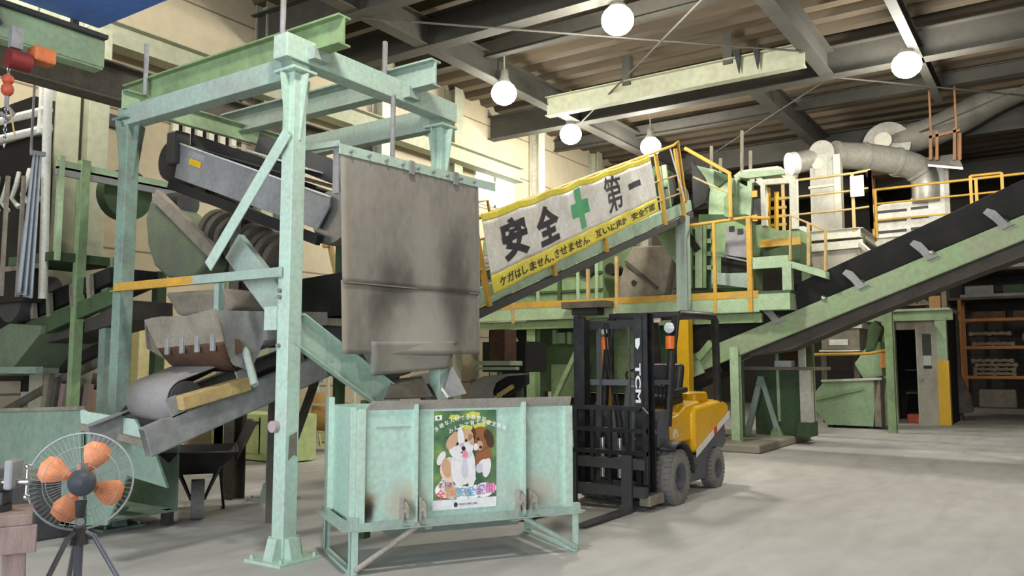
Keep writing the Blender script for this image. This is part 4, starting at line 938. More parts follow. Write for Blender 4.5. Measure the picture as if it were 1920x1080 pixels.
# overhead guard
gx = .40
def guard(s):
    x = FX + gx * s
    return M().tube([(FX + .385 * s, 8.32, .80), (FX + .392 * s, 8.42, 1.45), (x, 8.56, 1.96), (x, 8.64, 2.02), (x, 9.72, 2.05), (x, 9.79, 2.0), (FX + .38 * s, 9.88, .98)], .048, 8).build('guard_frame', blk, fk)
guard(1); guard(-1)
for y, z in ((8.56, 1.985), (9.67, 2.02)): M().bx(FX - gx - .03, FX + gx + .03, y, y + .1, z, z + .065).build('guard_crossbar', blk, fk, .008)
for i in range(7):
    x = FX - .33 + i * .11; M().bar((x, 8.64, 2.03), (x, 9.7, 2.06), .02, .05).build('guard_bar', blk, fk)
def headlight(s):
    x = FX + (gx + .0) * s - .02; h = M().cyl((x, 8.42, 1.86), (x, 8.53, 1.86), .065, .045, n=18).build('headlight', blk, fk)
    M().lathe([(0, -.018), (.04, -.01), (.06, 0)], (x, 8.42, 1.86), (0, 1, 0), 18).build('lens', mat('lamp_glass', (214, 220, 222), .15) if 'lamp_glass' not in MATS else MATS['lamp_glass'], h)
    M().cyl((x, 8.44, 1.63), (x, 8.44, 1.77), .05, n=14).build('turn_signal', mat('amber_lens', (240, 120, 52), .3) if 'amber_lens' not in MATS else MATS['amber_lens'], fk, .012)
headlight(1); headlight(-1)
M().bx(FX + .02, FX + .2, 8.6, 8.64, 1.93, 1.985).build('work_light', mat('dim_amber', (222, 190, 160), .4), fk, .01)
# mast
for s in (1, -1):
    sgn = -s
    o = M().chan((FX + s * .37, 7.82, .1), (FX + s * .37, 7.82, 1.98), .06 * (1 if s < 0 else -1), .17, .018, up=(0, 1, 0)).build('mast_rail', blk, fk)
    M().chan((FX + s * .30, 7.79, .14), (FX + s * .30, 7.79, 1.94), .05 * (1 if s < 0 else -1), .13, .016, up=(0, 1, 0)).build('inner_rail', blk, o)
    M().bx(FX + s * .335 - .045, FX + s * .335 + .045, 7.715, 7.735, .4, 1.95).build('mast_front', blk, o)
    M().cyl((FX + s * .24, 7.93, .15), (FX + s * .24, 7.93, 1.05), .035, n=14).cyl((FX + s * .24, 7.93, 1.05), (FX + s * .24, 7.93, 1.9), .02, n=12).build('lift_cylinder', dgrey, fk)
    M().bar((FX + s * .17, 7.85, .4), (FX + s * .17, 7.85, 1.85), .025, .012, up=(0, 1, 0)).build('lift_chain', dgrey, fk)
for z, h in ((1.88, .09), (1.27, .06), (.2, .1)): M().bx(FX - .37, FX + .37, 7.86, 7.92, z - h / 2, z + h / 2).build('mast_crossmember', blk if z > 1.5 else fgrey, fk)
M().bar((FX + .33, 7.9, 1.27), (FX + .40, 8.38, 1.27), .03, .05).build('guard_stay', fgrey, fk)
wl = mat('white_letter', (228, 228, 228), .6)
lettering('mast_lettering', 'TCM', lambda x, y: V((FX + .335 - .03 + y, 7.709, 1.47 - x)), .40, .06, wl, fk, .03)
M().prism([(FX + .31, 7.713, 1.72), (FX + .36, 7.713, 1.73), (FX + .36, 7.713, 1.66), (FX + .335, 7.713, 1.61), (FX + .31, 7.713, 1.64)], (0, -.005, 0)).build('mast_mark', wl, fk)
M().tube([(FX - .12, 7.86, 1.9), (FX - .1, 7.9, 1.4), (FX - .05, 7.95, 1.0), (FX, 7.95, .6)], .012, 6).tube([(FX - .08, 7.86, 1.9), (FX - .07, 7.9, 1.4), (FX - .0, 7.95, 1.0), (FX + .05, 7.95, .6)], .012, 6).build('hydraulic_hose', blk2, fk)
# carriage, backrest, forks
BYF = 7.55
b = M()
x0, x1 = FX - .52, FX + .50
for z in (1.02, .80, .58): b.bx(x0, x1 - (.05 if z > 1 else 0), BYF - .02, BYF + .02, z - .022, z + .022)
b.bar((x1 - .06, BYF, 1.02), (x1, BYF, .96), .04, .044)
b.build('backrest_bars', blk, fk)
for i in range(6):
    x = x0 + .02 + (x1 - x0 - .04) * i / 5; M().bx(x - .02, x + .02, BYF - .018, BYF + .018, .28, 1.0 if i < 5 else .97).build('backrest_upright', blk, fk)
for z in (.47, .2): M().bx(x0 + .02, x1 - .02, BYF - .03, BYF + .06, z - .05, z + .05).build('carriage_bar', dgrey, fk)
for x in (FX + .30, FX - .32):
    M().prism([(x - .055, BYF - .035, .56), (x - .055, BYF - .075, .56), (x - .055, BYF - .075, .08), (x - .055, BYF - .15, .045), (x - .055, 6.55, .035), (x - .055, 6.55, .022), (x - .055, BYF - .06, .0), (x - .055, BYF - .035, .03)], (.11, 0, 0)).build('fork', dgrey, fk, .004)
M().bx(FX + .38, FX + .50, 7.6, 7.95, .06, .16).build('mast_foot', tan, fk, .01)
for x in (FX + .1, FX - .1): M().cyl((x, 7.75, .3), (x, 7.75, .7), .03, n=10).build('tilt_pin', chrome, fk)

# ------------------------------------------------------------------ right belt conveyor over the floor
rc = thing('overhead_conveyor', 'long black belt conveyor rising to the right edge on a pale green frame', 'conveyor', (-1.5, 14.6, 0))
RY0, RY1 = 14.15, 15.0
A0, A1 = at(1290, 672, y=RY0), at(1921, 408, y=RY0)
re_ = (A1 - A0).normalized(); rn = V((-re_.z, 0, re_.x)); RL = (A1 - A0).length
def rp(s, h, y): return V((A0.x, y, A0.z)) + re_ * s + rn * h
for y in (RY0, RY1): M().chan(rp(-.2, -.13, y), rp(RL + 1.6, -.13, y), .08 * (1 if y == RY0 else -1) * -1, .34).build('side_frame', dusg, rc)
M().prism([rp(-.1, .06, RY0 + .1), rp(RL + 1.6, .06, RY0 + .1), rp(RL + 1.6, .56, RY0 + .02), rp(.3, .42, RY0 + .02)], (0, .78, 0)).build('belt', blk2, rc, .01)
b = M()
tp = [(1405, 652), (1480, 632), (1560, 591), (1640, 549), (1740, 508), (1830, 472), (1925, 436), (2060, 384)]
bt = [(1405, 668), (1480, 656), (1560, 622), (1640, 588), (1740, 549), (1830, 514), (1925, 479), (2060, 428)]
N_ = len(tp) - 1; vs = []
for p_, q_ in zip(tp, bt):
    p, q = at(*p_, y=RY0 + .12), at(*q_, y=RY0 + .12); vs += [p, p + V((0, .6, 0)), q + V((0, .6, 0)), q]
b.add(vs, [f for i in range(N_) for f in ((4 * i, 4 * i + 4, 4 * i + 5, 4 * i + 1), (4 * i + 3, 4 * i + 2, 4 * i + 6, 4 * i + 7), (4 * i, 4 * i + 3, 4 * i + 7, 4 * i + 4), (4 * i + 1, 4 * i + 5, 4 * i + 6, 4 * i + 2))])
b.build('return_belt', dbelt, rc)
for px, py in ((1442, 590), (1596, 520), (1722, 462), (1858, 398)):
    c = at(px, py, y=RY0 - .03); s = (c - A0).dot(re_)
    st = M().prism([rp(s - .1, .30, RY0 - .05), rp(s - .02, .34, RY0 - .05), rp(s + .06, .26, RY0 - .05), rp(s + .13, .02, RY0 - .05), rp(s + .2, -.04, RY0 - .05), rp(s + .02, -.04, RY0 - .05), rp(s - .02, .12, RY0 - .05)], (0, .05, 0)).build('idler_bracket', grey, rc)
    M().cyl(rp(s + .1, .04, RY0), rp(s + .1, .04, RY1), .06, n=10).build('idler', dgrey, st)
for px in (1545, 1745): 
    c = at(px, 560 if px < 1600 else 470, y=RY0); s = (c - A0).dot(re_); M().ball(rp(s, .05, RY0 - .02), .05).build('idler_cap', chrome, rc)
M().bar(rp(2.6, -.3, RY0 + .2), rp(2.75, -.24, RY0 + .2), .05).build('bright_clip', white, rc)
lx = at(1388, 843, z=.14); zt = at(1388, 645, y=RY0).z
for y in (RY0, RY1):
    lx = at(1383, 843, y=y); lg = M().ibeam((lx.x, y, .14), (lx.x, y, zt - .05), .15, .15, .012, up=(0, 1, 0)).build('leg', lgreen, rc)
    M().bx(lx.x - .13, lx.x + .13, y - .13, y + .13, .14, .16).build('base_plate', green, lg)
M().bar((at(1383, 700, y=RY0).x, RY0, 1.25), (lx.x, RY1, 1.25), .06).build('leg_tie', green, rc)
for y in (RY0, RY1): M().bar((-.2, y, 0), (-.2, y, rp((-.2 - A0.x) / re_.x, -.3, y).z), .14).build('leg', green, rc)
tb_ = M().prism([rp(-.3, -.5, RY0 + .05), rp(.5, -.45, RY0 + .05), rp(.5, .5, RY0 + .05), rp(-.3, .4, RY0 + .05)], (0, .8, 0)).build('tail_box', dark, rc)
M().prism([rp(-.5, -.35, RY0 - .02), rp(.2, -.35, RY0 - .02), rp(.2, -.1, RY0 - .02), rp(-.5, -.1, RY0 - .02)], (0, .04, 0)).build('tail_plate', lgreen, rc)
# low concrete plinth
o = M().bx(-7.4, -4.25, 13.6, 16.9, 0, .14)
tag(o.build('concrete_plinth', mat('plinth_concrete', (150, 144, 130), .85, dirt=(118, 112, 100), amt=.6, scale=2), None, .03), 'low concrete plinth under the overhead conveyor legs', 'plinth')

# ------------------------------------------------------------------ support column with yellow foot
cx_ = at(1283, 585, y=13.75)
scn = thing('support_column', 'thick steel column painted yellow on its lower half, behind the forklift', 'column', (cx_.x, 13.75, 0))
M().bx(cx_.x - .1, cx_.x + .1, 13.65, 13.85, 2.35, at(1283, 404, y=13.75).z).build('upper_shaft', mintg, scn, .01)
M().bx(cx_.x - .11, cx_.x + .11, 13.64, 13.86, .142, 2.36).build('yellow_shaft', ylw, scn, .01)
M().prism([(cx_.x - .1, 13.75, 3.2), (cx_.x - .65, 13.75, 4.0), (cx_.x - .1, 13.75, 4.0)], (0, .03, 0)).build('bracket', green, scn)
c2 = at(1136, 850, y=14.6)
M().bx(c2.x - .1, c2.x + .1, 14.5, 14.7, .15, 2.2).build('yellow_shaft', yel, scn)

# ------------------------------------------------------------------ green working platform with railing
PY0, PY1, PZ = 13.9, 16.4, 2.5
pxl, pxr, pxe = at(895, 580, y=PY0).x, at(1424, 575, y=PY0).x, at(1483, 572, y=PY0).x
wpf = thing('work_platform', 'green steel working platform with yellow railing behind the forklift', 'platform', (-7, 15, 0))
M().bx(pxl, pxr, PY0, PY1, PZ - .03, PZ + .02).build('deck', dgreen, wpf)
M().chan((pxl, PY0, PZ - .02), (pxr, PY0, PZ - .02), -.08, .26).build('edge_beam', lgreen, wpf)
M().bx(pxl, pxr, PY0 + .1, PY0 + .2, PZ - .32, PZ - .16).build('under_beam', green, wpf)
M().bar((pxl, PY0 - .01, PZ + .16), (pxr, PY0 - .01, PZ + .16), .015, .12).build('toe_board', yel, wpf)
ptop = at(1400, 408, y=PY0).z
M().tube([(at(1268, 415, y=PY0).x, PY0, ptop - .05), (at(1400, 406, y=PY0).x, PY0, ptop), (at(1440, 412, y=PY0).x, PY0 + .1, ptop - .03)], .03, 8).build('top_rail', yel, wpf)
for px in (1340, 1406):
    x = at(px, 500, y=PY0).x; M().bar((x, PY0, PZ - .15), (x, PY0, ptop), .08 if px > 1380 else .05).build('rail_post', yel, wpf)
for px, zt in ((963, 3.2), (1103, 3.3), (1157, 3.5)): x = at(px, 560, y=PY0).x; M().bar((x, PY0, PZ - .2), (x, PY0, zt), .06).build('rail_post', yel2, wpf)
M().bx(pxr, pxe, PY0 - .05, PY1, PZ - .12, PZ + .16).build('landing', lgreen, wpf)
M().bx(pxr, pxe + .02, PY0 - .06, PY1, PZ + .16, PZ + .2).build('landing_flange', dgreen, wpf)
# upper side landing with its own stair rail
ux0, ux1 = at(1404, 500, y=PY0).x, at(1478, 500, y=PY0).x
uz = at(1480, 500, y=PY0).z
M().bx(ux0, ux1, PY0, PY0 + .08, uz - .0, uz + .2).build('upper_beam', lgreen, wpf)
M().bx(ux1 - .1, ux1 + .05, PY0 - .02, PY0 + .13, PZ + .2, uz + .05).build('landing_post', lgreen, wpf)
M().prism([at(1478, 488, y=PY0), at(1548, 508, y=PY0), at(1548, 522, y=PY0), at(1478, 500, y=PY0)], (0, 1.0, 0)).build('step_plate', lgreen, wpf)
sx = [at(1482, 404, y=PY0), at(1548, 432, y=PY0)]
M().tube([at(1482, 488, y=PY0), sx[0], sx[1], at(1548, 508, y=PY0)], .028, 8).build('stair_rail', yel2, wpf)
M().bar(at(1516, 418, y=PY0), at(1516, 498, y=PY0), .05).build('rail_post', yel2, wpf)
M().bx(at(1425, 450, y=PY0 + .5).x, at(1500, 450, y=PY0 + .5).x, PY0 + .5, PY0 + .56, at(1450, 462, y=PY0 + .5).z, at(1450, 448, y=PY0 + .5).z).build('yellow_beam', yel, wpf)
for px, y in ((1000, PY0 + .3), (1290, PY0 + .9), (1381, PY0 + 1.5), (930, PY0 + 1.2)):
    x = at(px, 650, y=y).x; M().ibeam((x, y, 0.0 if px < 1250 else .14), (x, y, PZ - .1), .2, .2, .015, up=(0, 1, 0)).build('column', green, wpf)
x = at(1000, 650, y=PY0 + .3).x
M().bar((at(958, 620, y=PY0 + .3).x, PY0 + .25, 2.2), (x - .05, PY0 + .25, 1.35), .09).build('knee_brace', lgreen, wpf)
M().bar(at(1042, 745, y=PY0 + .2), at(1085, 652, y=PY0 + .2), .09).build('knee_brace', green, wpf)
M().bar(at(1310, 672, y=PY0 + .2), at(1335, 642, y=PY0 + .2), .12).build('knee_brace', green, wpf)

# machines on and below the platform
hs_ = thing('screen_housing', 'large green panelled screen housing on the platform below the banner', 'machine', (-8, 14.9, PZ))
a, b_ = at(905, 540, y=14.7), at(1130, 540, y=14.7)
M().bx(a.x, b_.x, 14.7, 16.2, PZ + .02, 4.3).build('housing', green, hs_, .02)
for px in (960, 1010, 1050, 1085, 1120):
    p = at(px, 540, y=14.68); M().bx(p.x - .035, p.x + .035, 14.64, 14.7, PZ + .02, 4.25).build('stiffener', lgreen if px % 3 else dgreen, hs_)
for zz in (2.95, 3.3): M().bx(a.x, b_.x, 14.65, 14.7, zz, zz + .05).build('flange', dgreen, hs_)
p = at(1100, 505, y=14.6); M().cyl(p, p + V((0, .1, 0)), .16, n=20).build('shaft_cover', blk, hs_)
p = at(1146, 505, y=14.6); M().cyl(p - V((0, .05, 0)), p + V((0, .3, 0)), .12, n=16).build('flywheel_hub', dark, hs_)
du = thing('dust_hood', 'crumpled grey dust hood hanging left of the thick column under the conveyor', 'hood', at(1205, 520, y=14.3))
M().prism([at(1150, 560, y=14.25), at(1176, 480, y=14.25), at(1186, 462, y=14.25), at(1258, 460, y=14.25), at(1262, 475, y=14.25), at(1246, 552, y=14.25), at(1190, 562, y=14.25)], (0, .35, 0)).build('hood', tan, du, .03)
M().bar(at(1172, 490, y=14.22), at(1232, 540, y=14.22), .05).build('seam_rib', dtan, du)
p = at(1188, 530, y=14.22); M().cyl(p, p + V((0, .1, 0)), .05, n=12).build('port', blk, du)
M().bar(at(1190, 462, y=14.3), at(1190, 430, y=14.3), .05).bar(at(1250, 462, y=14.3), at(1250, 420, y=14.3), .05).build('hanger', dtan, du)
M().prism([at(1140, 560, y=14.2), at(1262, 562, y=14.2), at(1262, 590, y=14.2), at(1140, 590, y=14.2)], (0, .4, 0)).build('skirt', dgreen, du)
ub = thing('under_hopper', 'dark green hopper wall under the platform, left of the forklift mast', 'hopper', (-7.3, 15, 0))
M().bx(at(1002, 650, y=14.9).x, at(1270, 650, y=14.9).x, 14.9, 16.2, .9, PZ - .05).build('wall', dgreen, ub, .02)
M().bx(-11.35, at(1000, 650, y=15.9).x, 15.9, 16.0, 0, PZ - .05).build('added_dark_sheet', dark, ub)  # dark sheet added to darken the space under the platform
M().bx(at(1034, 650, y=14.85).x, at(1105, 650, y=14.85).x, 14.84, 14.9, at(1050, 745, y=14.85).z, at(1050, 683, y=14.85).z).build('access_panel', green, ub)
M().bx(at(1152, 650, y=14.85).x, at(1190, 650, y=14.85).x, 14.82, 14.9, at(1170, 720, y=14.85).z, at(1170, 615, y=14.85).z).build('side_panel', green, ub)
for px, py, w_, h_ in ((1042, 632, .09, .3), (1054, 634, .2, .22), (1070, 634, .1, .25), (1016, 606, .08, .2), (1225, 640, .25, .9)):
    p = at(px, py, y=14.86); M().bx(p.x - w_ / 2, p.x + w_ / 2, 14.8, 14.9, p.z - h_ / 2, p.z + h_ / 2).build('label_plate' if w_ < .22 else 'pale_panel', lgreen, ub)
for x in (at(1010, 650, y=15.2).x, at(1200, 650, y=15.2).x, at(1262, 650, y=16).x): M().bar((x, 15.4, .0), (x, 15.4, .95), .14).build('leg', dgreen, ub)
M().bx(at(1060, 740, y=15.0).x, at(1270, 740, y=15.0).x, 15.0, 15.9, .14, .85).build('base_box', dark, ub)
md = thing('motor_drive', 'dark motor with a steel plate on top, on the platform edge over the forklift', 'motor', at(1090, 568, y=13.75))
p = at(1098, 572, y=13.7); M().bx(p.x - .45, p.x + .5, 13.55, 13.95, p.z - .06, p.z + .06).build('mount_plate', dtan, md)
p = at(1098, 582, y=13.7); M().bx(p.x - .25, p.x + .3, 13.6, 13.9, p.z - .09, p.z + .06).build('motor', blk, md, .02)
sc2 = thing('second_conveyor', 'smaller belt conveyor tail under a slotted green lip, right of the curtain', 'conveyor', at(930, 720, y=9.6))
YY = 9.3
pts = [(885, 742), (886, 722), (905, 708), (955, 704), (985, 694), (985, 720), (950, 742)]
M().prism([at(*q, y=YY) for q in pts], (-.0, .1, 0)).build('skirt', dark, sc2)
lp = [(884, 750), (880, 735), (886, 718), (905, 706), (960, 700)]
b = M(); vs = []
for i, q in enumerate(lp): p = at(q[0], q[1], y=YY - .05); p2 = at(q[0] + 44, q[1], y=YY - .05); vs += [p, p2]
b.add(vs, [(2 * i, 2 * i + 1, 2 * i + 3, 2 * i + 2) for i in range(len(lp) - 1)], True); b.build('belt', belt, sc2, solid=.02)
M().bar(at(934, 742, y=YY - .1), at(962, 724, y=YY - .1), .05, .05).build('yellow_guard', yel2, sc2)
M().bar(at(893, 681, y=YY), at(968, 681, y=YY), .3, .06).bar(at(893, 691, y=YY), at(970, 691, y=YY), .1, .04).build('slotted_lip', lgreen, sc2)
M().bx(at(918, 650, y=YY + .3).x, at(946, 650, y=YY + .3).x, YY + .3, YY + .6, at(918, 682, y=YY + .3).z, at(918, 618, y=YY + .3).z).build('feed_pipe', rust, sc2)
for px in (890, 975):
    x = at(px, 740, y=YY + .2).x; M().bar((x, YY + .2, 0), (x, YY + .2, 1.25), .08).build('leg', dgreen, sc2)
M().bx(at(905, 600, y=YY + .8).x, at(985, 600, y=YY + .8).x, YY + .8, YY + 1.4, 1.35, 1.8).build('feed_box', dark, sc2)

# screening unit at the right end of the platform
su = thing('screening_unit', 'grey steel feeder box in a green frame on the right end of the platform', 'machine', at(1365, 545, y=14.6))
Y1_ = 14.55
M().prism([at(1334, 540, y=Y1_), at(1332, 415, y=Y1_), at(1368, 410, y=Y1_), at(1400, 425, y=Y1_), at(1402, 540, y=Y1_)], (0, .9, 0)).build('back_frame', green, su)
M().prism([at(1358, 478, y=Y1_ - .2), at(1362, 425, y=Y1_ - .2), at(1398, 432, y=Y1_ - .2), at(1400, 484, y=Y1_ - .2)], (0, .2, 0)).build('feeder_box', mat('lilac_grey', (150, 148, 152), .6, dirt=(116, 112, 112), amt=.5, scale=4), su, .01)
for px, py in ((1372, 429), (1388, 434)): p = at(px, py, y=Y1_ - .21); M().bx(p.x - .05, p.x + .05, Y1_ - .215, Y1_ - .2, p.z - .05, p.z + .05).build('window_hole', blk, su)
M().bar(at(1345, 478, y=Y1_ - .25), at(1402, 490, y=Y1_ - .25), .06, .03).build('cross_bar', grey, su)
M().prism([at(1352, 482, y=Y1_ - .1), at(1402, 486, y=Y1_ - .1), at(1398, 508, y=Y1_ - .1), at(1352, 512, y=Y1_ - .1)], (0, .1, 0)).build('dark_gap', dark, su)
M().prism([at(1334, 505, y=Y1_ - .18), at(1350, 512, y=Y1_ - .18), at(1402, 512, y=Y1_ - .18), at(1402, 540, y=Y1_ - .18), at(1334, 532, y=Y1_ - .18)], (0, .15, 0)).build('front_apron', mintg, su)
for px in (1296, 1312, 1322):
    M().bar(at(px, 540, y=Y1_ - .1), at(px, 424, y=Y1_ - .1), .13 if px == 1312 else .06).build('upright', lgreen if px == 1312 else green, su)
for py in (426, 452, 476, 502): M().bar(at(1285, py, y=Y1_ - .05), at(1335, py, y=Y1_ - .05), .08).build('frame_beam', green, su)
M().bx(at(1285, 500, y=Y1_).x, at(1335, 500, y=Y1_).x, Y1_ + .05, Y1_ + .1, at(1300, 545, y=Y1_).z, at(1300, 425, y=Y1_).z).build('rear_sheet', dgreen, su)
M().bar(at(1288, 440, y=Y1_ - .15), at(1310, 470, y=Y1_ - .15), .12).build('dark_brace', dark, su)
hc = thing('head_chute', 'pale green many sided head chute where the banner conveyor ends', 'chute', at(1350, 400, y=14.8))
Y2_ = 14.6
M().prism([at(1328, 402, y=Y2_), at(1330, 352, y=Y2_), at(1304, 310, y=Y2_), at(1340, 318, y=Y2_), at(1370, 332, y=Y2_), at(1372, 362, y=Y2_), at(1358, 370, y=Y2_), at(1358, 405, y=Y2_)], (0, .6, 0)).build('body', lgreen, hc, .01)
M().prism([at(1296, 300, y=Y2_ - .1), at(1318, 330, y=Y2_ - .1), at(1328, 352, y=Y2_ - .1), at(1322, 380, y=Y2_ - .1), at(1300, 392, y=Y2_ - .1)], (0, .15, 0)).build('dark_mouth', blk, hc)
M().prism([at(1338, 320, y=Y2_ - .06), at(1372, 330, y=Y2_ - .06), at(1345, 352, y=Y2_ - .06), at(1338, 345, y=Y2_ - .06)], (0, .06, 0)).build('gusset_plate', dgreen, hc)
M().prism([at(1358, 405, y=Y2_ - .08), at(1357, 372, y=Y2_ - .08), at(1366, 360, y=Y2_ - .08), at(1370, 410, y=Y2_ - .08)], (0, .1, 0)).build('side_flange', green, hc)
M().prism([at(1310, 402, y=Y2_ - .02), at(1400, 402, y=Y2_ - .02), at(1400, 425, y=Y2_ - .02), at(1310, 425, y=Y2_ - .02)], (0, .6, 0)).build('skirt', dgreen, hc)
M().tube([at(1284, 278, y=13.85), at(1368, 325, y=13.85), at(1370, 408, y=13.85)], .035, 8).build('yellow_rail', yel, hc)
M().tube([at(1300, 332, y=13.87), at(1366, 362, y=13.87)], .018, 6).build('middle_rail', yel2, hc)
cf = thing('cabinet_frame', 'white framed open machine cabinet with a dark slanted hood, right of the head chute', 'machine', at(1420, 420, y=15))
Y3_ = 14.9
for q in ([(1378, 430), (1380, 335), (1392, 326), (1460, 318), (1488, 338), (1490, 430)], [(1404, 430), (1408, 340), (1418, 334), (1432, 345), (1434, 424)]):
    for i in range(len(q) - 1): M().bar(at(*q[i], y=Y3_), at(*q[i + 1], y=Y3_), .13 if i == len(q) - 2 and len(q) == 6 else .09, .12).build('frame_bar', ivory if i > 0 else lgreen, cf)
M().prism([at(1380, 430, y=Y3_ + .05), at(1381, 340, y=Y3_ + .05), at(1402, 350, y=Y3_ + .05), at(1403, 430, y=Y3_ + .05)], (0, .5, 0)).build('side_panel', lgreen, cf)
M().prism([at(1408, 402, y=Y3_ + .02), at(1409, 366, y=Y3_ + .02), at(1420, 370, y=Y3_ + .02), at(1433, 395, y=Y3_ + .02), at(1425, 404, y=Y3_ + .02)], (0, .3, 0)).build('dark_hood', dgrey, cf)
M().prism([at(1384, 332, y=Y3_ - .1), at(1392, 322, y=Y3_ - .1), at(1465, 317, y=Y3_ - .1), at(1470, 326, y=Y3_ - .1), at(1400, 334, y=Y3_ - .1)], (0, .8, 0)).build('roof_plate', lgreen, cf)
M().bar(at(1434, 342, y=Y3_), at(1490, 338, y=Y3_), .1).build('top_bar', ivory, cf)
for px, py in ((1415, 364), (1416, 409)): p = at(px, py, y=Y3_ - .02); M().bx(p.x - .05, p.x + .05, Y3_ - .05, Y3_, p.z - .06, p.z + .06).build('orange_beacon', mat('beacon_orange', (240, 164, 50), .4) if 'beacon_orange' not in MATS else MATS['beacon_orange'], cf)
for px in (1440, 1456): M().bar(at(px, 352 if px < 1450 else 360, y=Y3_ + .3), at(px, 432, y=Y3_ + .3), .07).build('ladder_rail', ylw, cf)
for py in (375, 392, 408, 424): M().bar(at(1434, py, y=Y3_ + .3), at(1474, py - 4, y=Y3_ + .3), .05).build('ladder_rung', yel, cf)
M().prism([at(1380, 430, y=Y3_), at(1430, 420, y=Y3_), at(1462, 432, y=Y3_), at(1500, 430, y=Y3_), at(1500, 452, y=Y3_), at(1428, 452, y=Y3_), at(1424, 480, y=Y3_), at(1400, 480, y=Y3_)], (0, .8, 0)).build('base_skirt', green, cf)
M().prism([at(1404, 480, y=Y3_), at(1500, 452, y=Y3_), at(1500, 500, y=Y3_), at(1404, 500, y=Y3_)], (0, .8, 0)).build('lower_panel', dgreen, cf)
for px, (y0_, y1_) in ((1334, (274, 312)), (1351, (297, 315)), (1391, (245, 320)), (1407, (283, 320))):
    M().bar(at(px, y0_, y=Y3_ + .2), at(px, y1_ + 14, y=Y3_ + .2), .05).build('vent_pipe', tan, cf if px > 1370 else hc)

# ------------------------------------------------------------------ catwalk, duct, elevator and dust collector behind
def rail(parent, pts, h, m=yel, mids=(.55,), r=.028, posts=None, name='rail_post', drop=0):
    """guard rail along floor points pts"""
    pts = [V(p) for p in pts]
    M().tube([p + V((0, 0, h)) for p in pts], r, 8).build('top_rail', m, parent)
    for k in mids: M().tube([p + V((0, 0, h * k)) for p in pts], r * .8, 6).build('middle_rail', m, parent)
    for p in (posts or pts): p = V(p); M().bar(p - V((0, 0, drop)), p + V((0, 0, h)), r * 2.1).build(name, m, parent)
CYW = 17.6
cw = thing('catwalk', 'upper catwalk with pale yellow railing in front of the dust collector', 'catwalk', at(1600, 440, y=CYW))
f0, f1 = at(1498, 446, y=CYW), at(1612, 432, y=CYW); fz = f1.z
f2 = at(1640, 452, z=fz); f3 = at(1880, 418, z=fz)
yb = CYW + 1.0
hh = at(1592, 326, y=CYW).z - fz
M().add([(f0.x - .6, CYW, fz), (f1.x, CYW, fz), (f2.x, f2.y, fz), (f2.x + 4.6, f2.y, fz), (f2.x + 4.6, f2.y + 1.2, fz), (f2.x, f2.y + 1.4, fz), (f0.x - .6, CYW + 1.4, fz)], [tuple(range(7))]).build('deck', tan, cw, solid=.05)
for p, q in (((f0.x - .6, CYW, fz - .04), (f1.x, CYW, fz - .04)), ((f1.x, CYW, fz - .04), (f2.x, f2.y, fz - .04)), ((f2.x, f2.y, fz - .04), (f2.x + 4.6, f2.y, fz - .04))): M().chan(p, q, .06, .2).build('edge_beam', ivory, cw)
rail(cw, [(f0.x - .3, CYW, fz), (f1.x - .1, CYW, fz), (f1.x + .25, CYW - .1, fz)], hh, yel2, (.38, .7))
ya = f2.y
rail(cw, [(f1.x + .25, CYW - .1, fz), (f2.x - .0, ya, fz)], hh, yel, (.38, .7))
rail(cw, [(f2.x + .05, ya, fz), (f2.x + 2.0, ya, fz), (f2.x + 3.4, ya, fz)], at(1640, 356, y=ya).z - fz, yel, (.4, .72))
rail(cw, [at(1823, 400, y=ya) , at(1882, 395, y=ya)], at(1850, 326, y=ya).z - at(1850, 397, y=ya).z, yel, ())
p = at(1604, 342, y=CYW - .05); M().bx(p.x - .1, p.x + .16, CYW - .08, CYW - .05, p.z - .3, p.z + .13).build('notice_plate', ivory, cw)
for px, y in ((1514, CYW + .1), (1664, ya + .1)):
    x = at(px, 560, y=y).x; M().bar((x, y, 0), (x, y, fz - .1), .16).build('column', lgreen if px < 1650 else green, cw)
el_ = thing('bucket_elevator', 'tall grey bucket elevator casing with a rounded head and side spout', 'elevator', (at(1545, 400, y=18.6).x, 18.6, 0))
EY = 18.7
a, b_ = at(1522, 440, y=EY), at(1570, 440, y=EY); zt = at(1545, 285, y=EY).z
M().bx(a.x, b_.x, EY, EY + .6, fz - .9, zt).build('casing', galv, el_, .01)
xm, rm = (a.x + b_.x) / 2, (b_.x - a.x) / 2
M().cyl((xm, EY - .02, zt), (xm, EY + .62, zt), rm, n=24).build('head', galv, el_)
M().bx(a.x + .12, b_.x - .16, EY - .03, EY, zt - .55, zt - .05).build('inspection_door', mat('pale_galv', (190, 186, 172), .5, dirt=(160, 154, 140), amt=.4), el_, .01)
M().cyl((xm - .08, EY - .05, zt - .25), (xm - .08, EY, zt - .25), .13, n=18).build('port_cover', ivory, el_)
for zz in (fz + .1, fz + 1.2): M().bx(a.x - .03, b_.x + .03, EY - .03, EY + .63, zz, zz + .05).build('flange', ivory, el_)
M().bx(b_.x - .02, b_.x + .12, EY - .05, EY + .2, fz, zt - .1).build('side_channel', ivory, el_)
q0, q1 = at(1528, 298, y=EY + .2), at(1492, 306, y=EY - .1); M().cyl(q0, q1, .24, n=20).build('spout', galv, el_)
q2 = at(1480, 308, y=EY - .2); M().cyl(q1, q2, .26, n=20).build('spout_wrap', white, el_, .05)
M().cyl(at(1492, 312, y=EY), at(1486, 340, y=EY), .1, n=12).build('drain_pipe', galv, el_)
dt = thing('duct', 'fat galvanised duct arching from the elevator head to the dust collector', 'duct', at(1650, 300, y=19.2))
path = [(1560, 292, 18.9), (1580, 292, 19.1), (1620, 294, 19.4), (1660, 299, 19.7), (1700, 308, 20.0), (1725, 320, 20.2), (1737, 345, 20.3), (1738, 380, 20.3)]
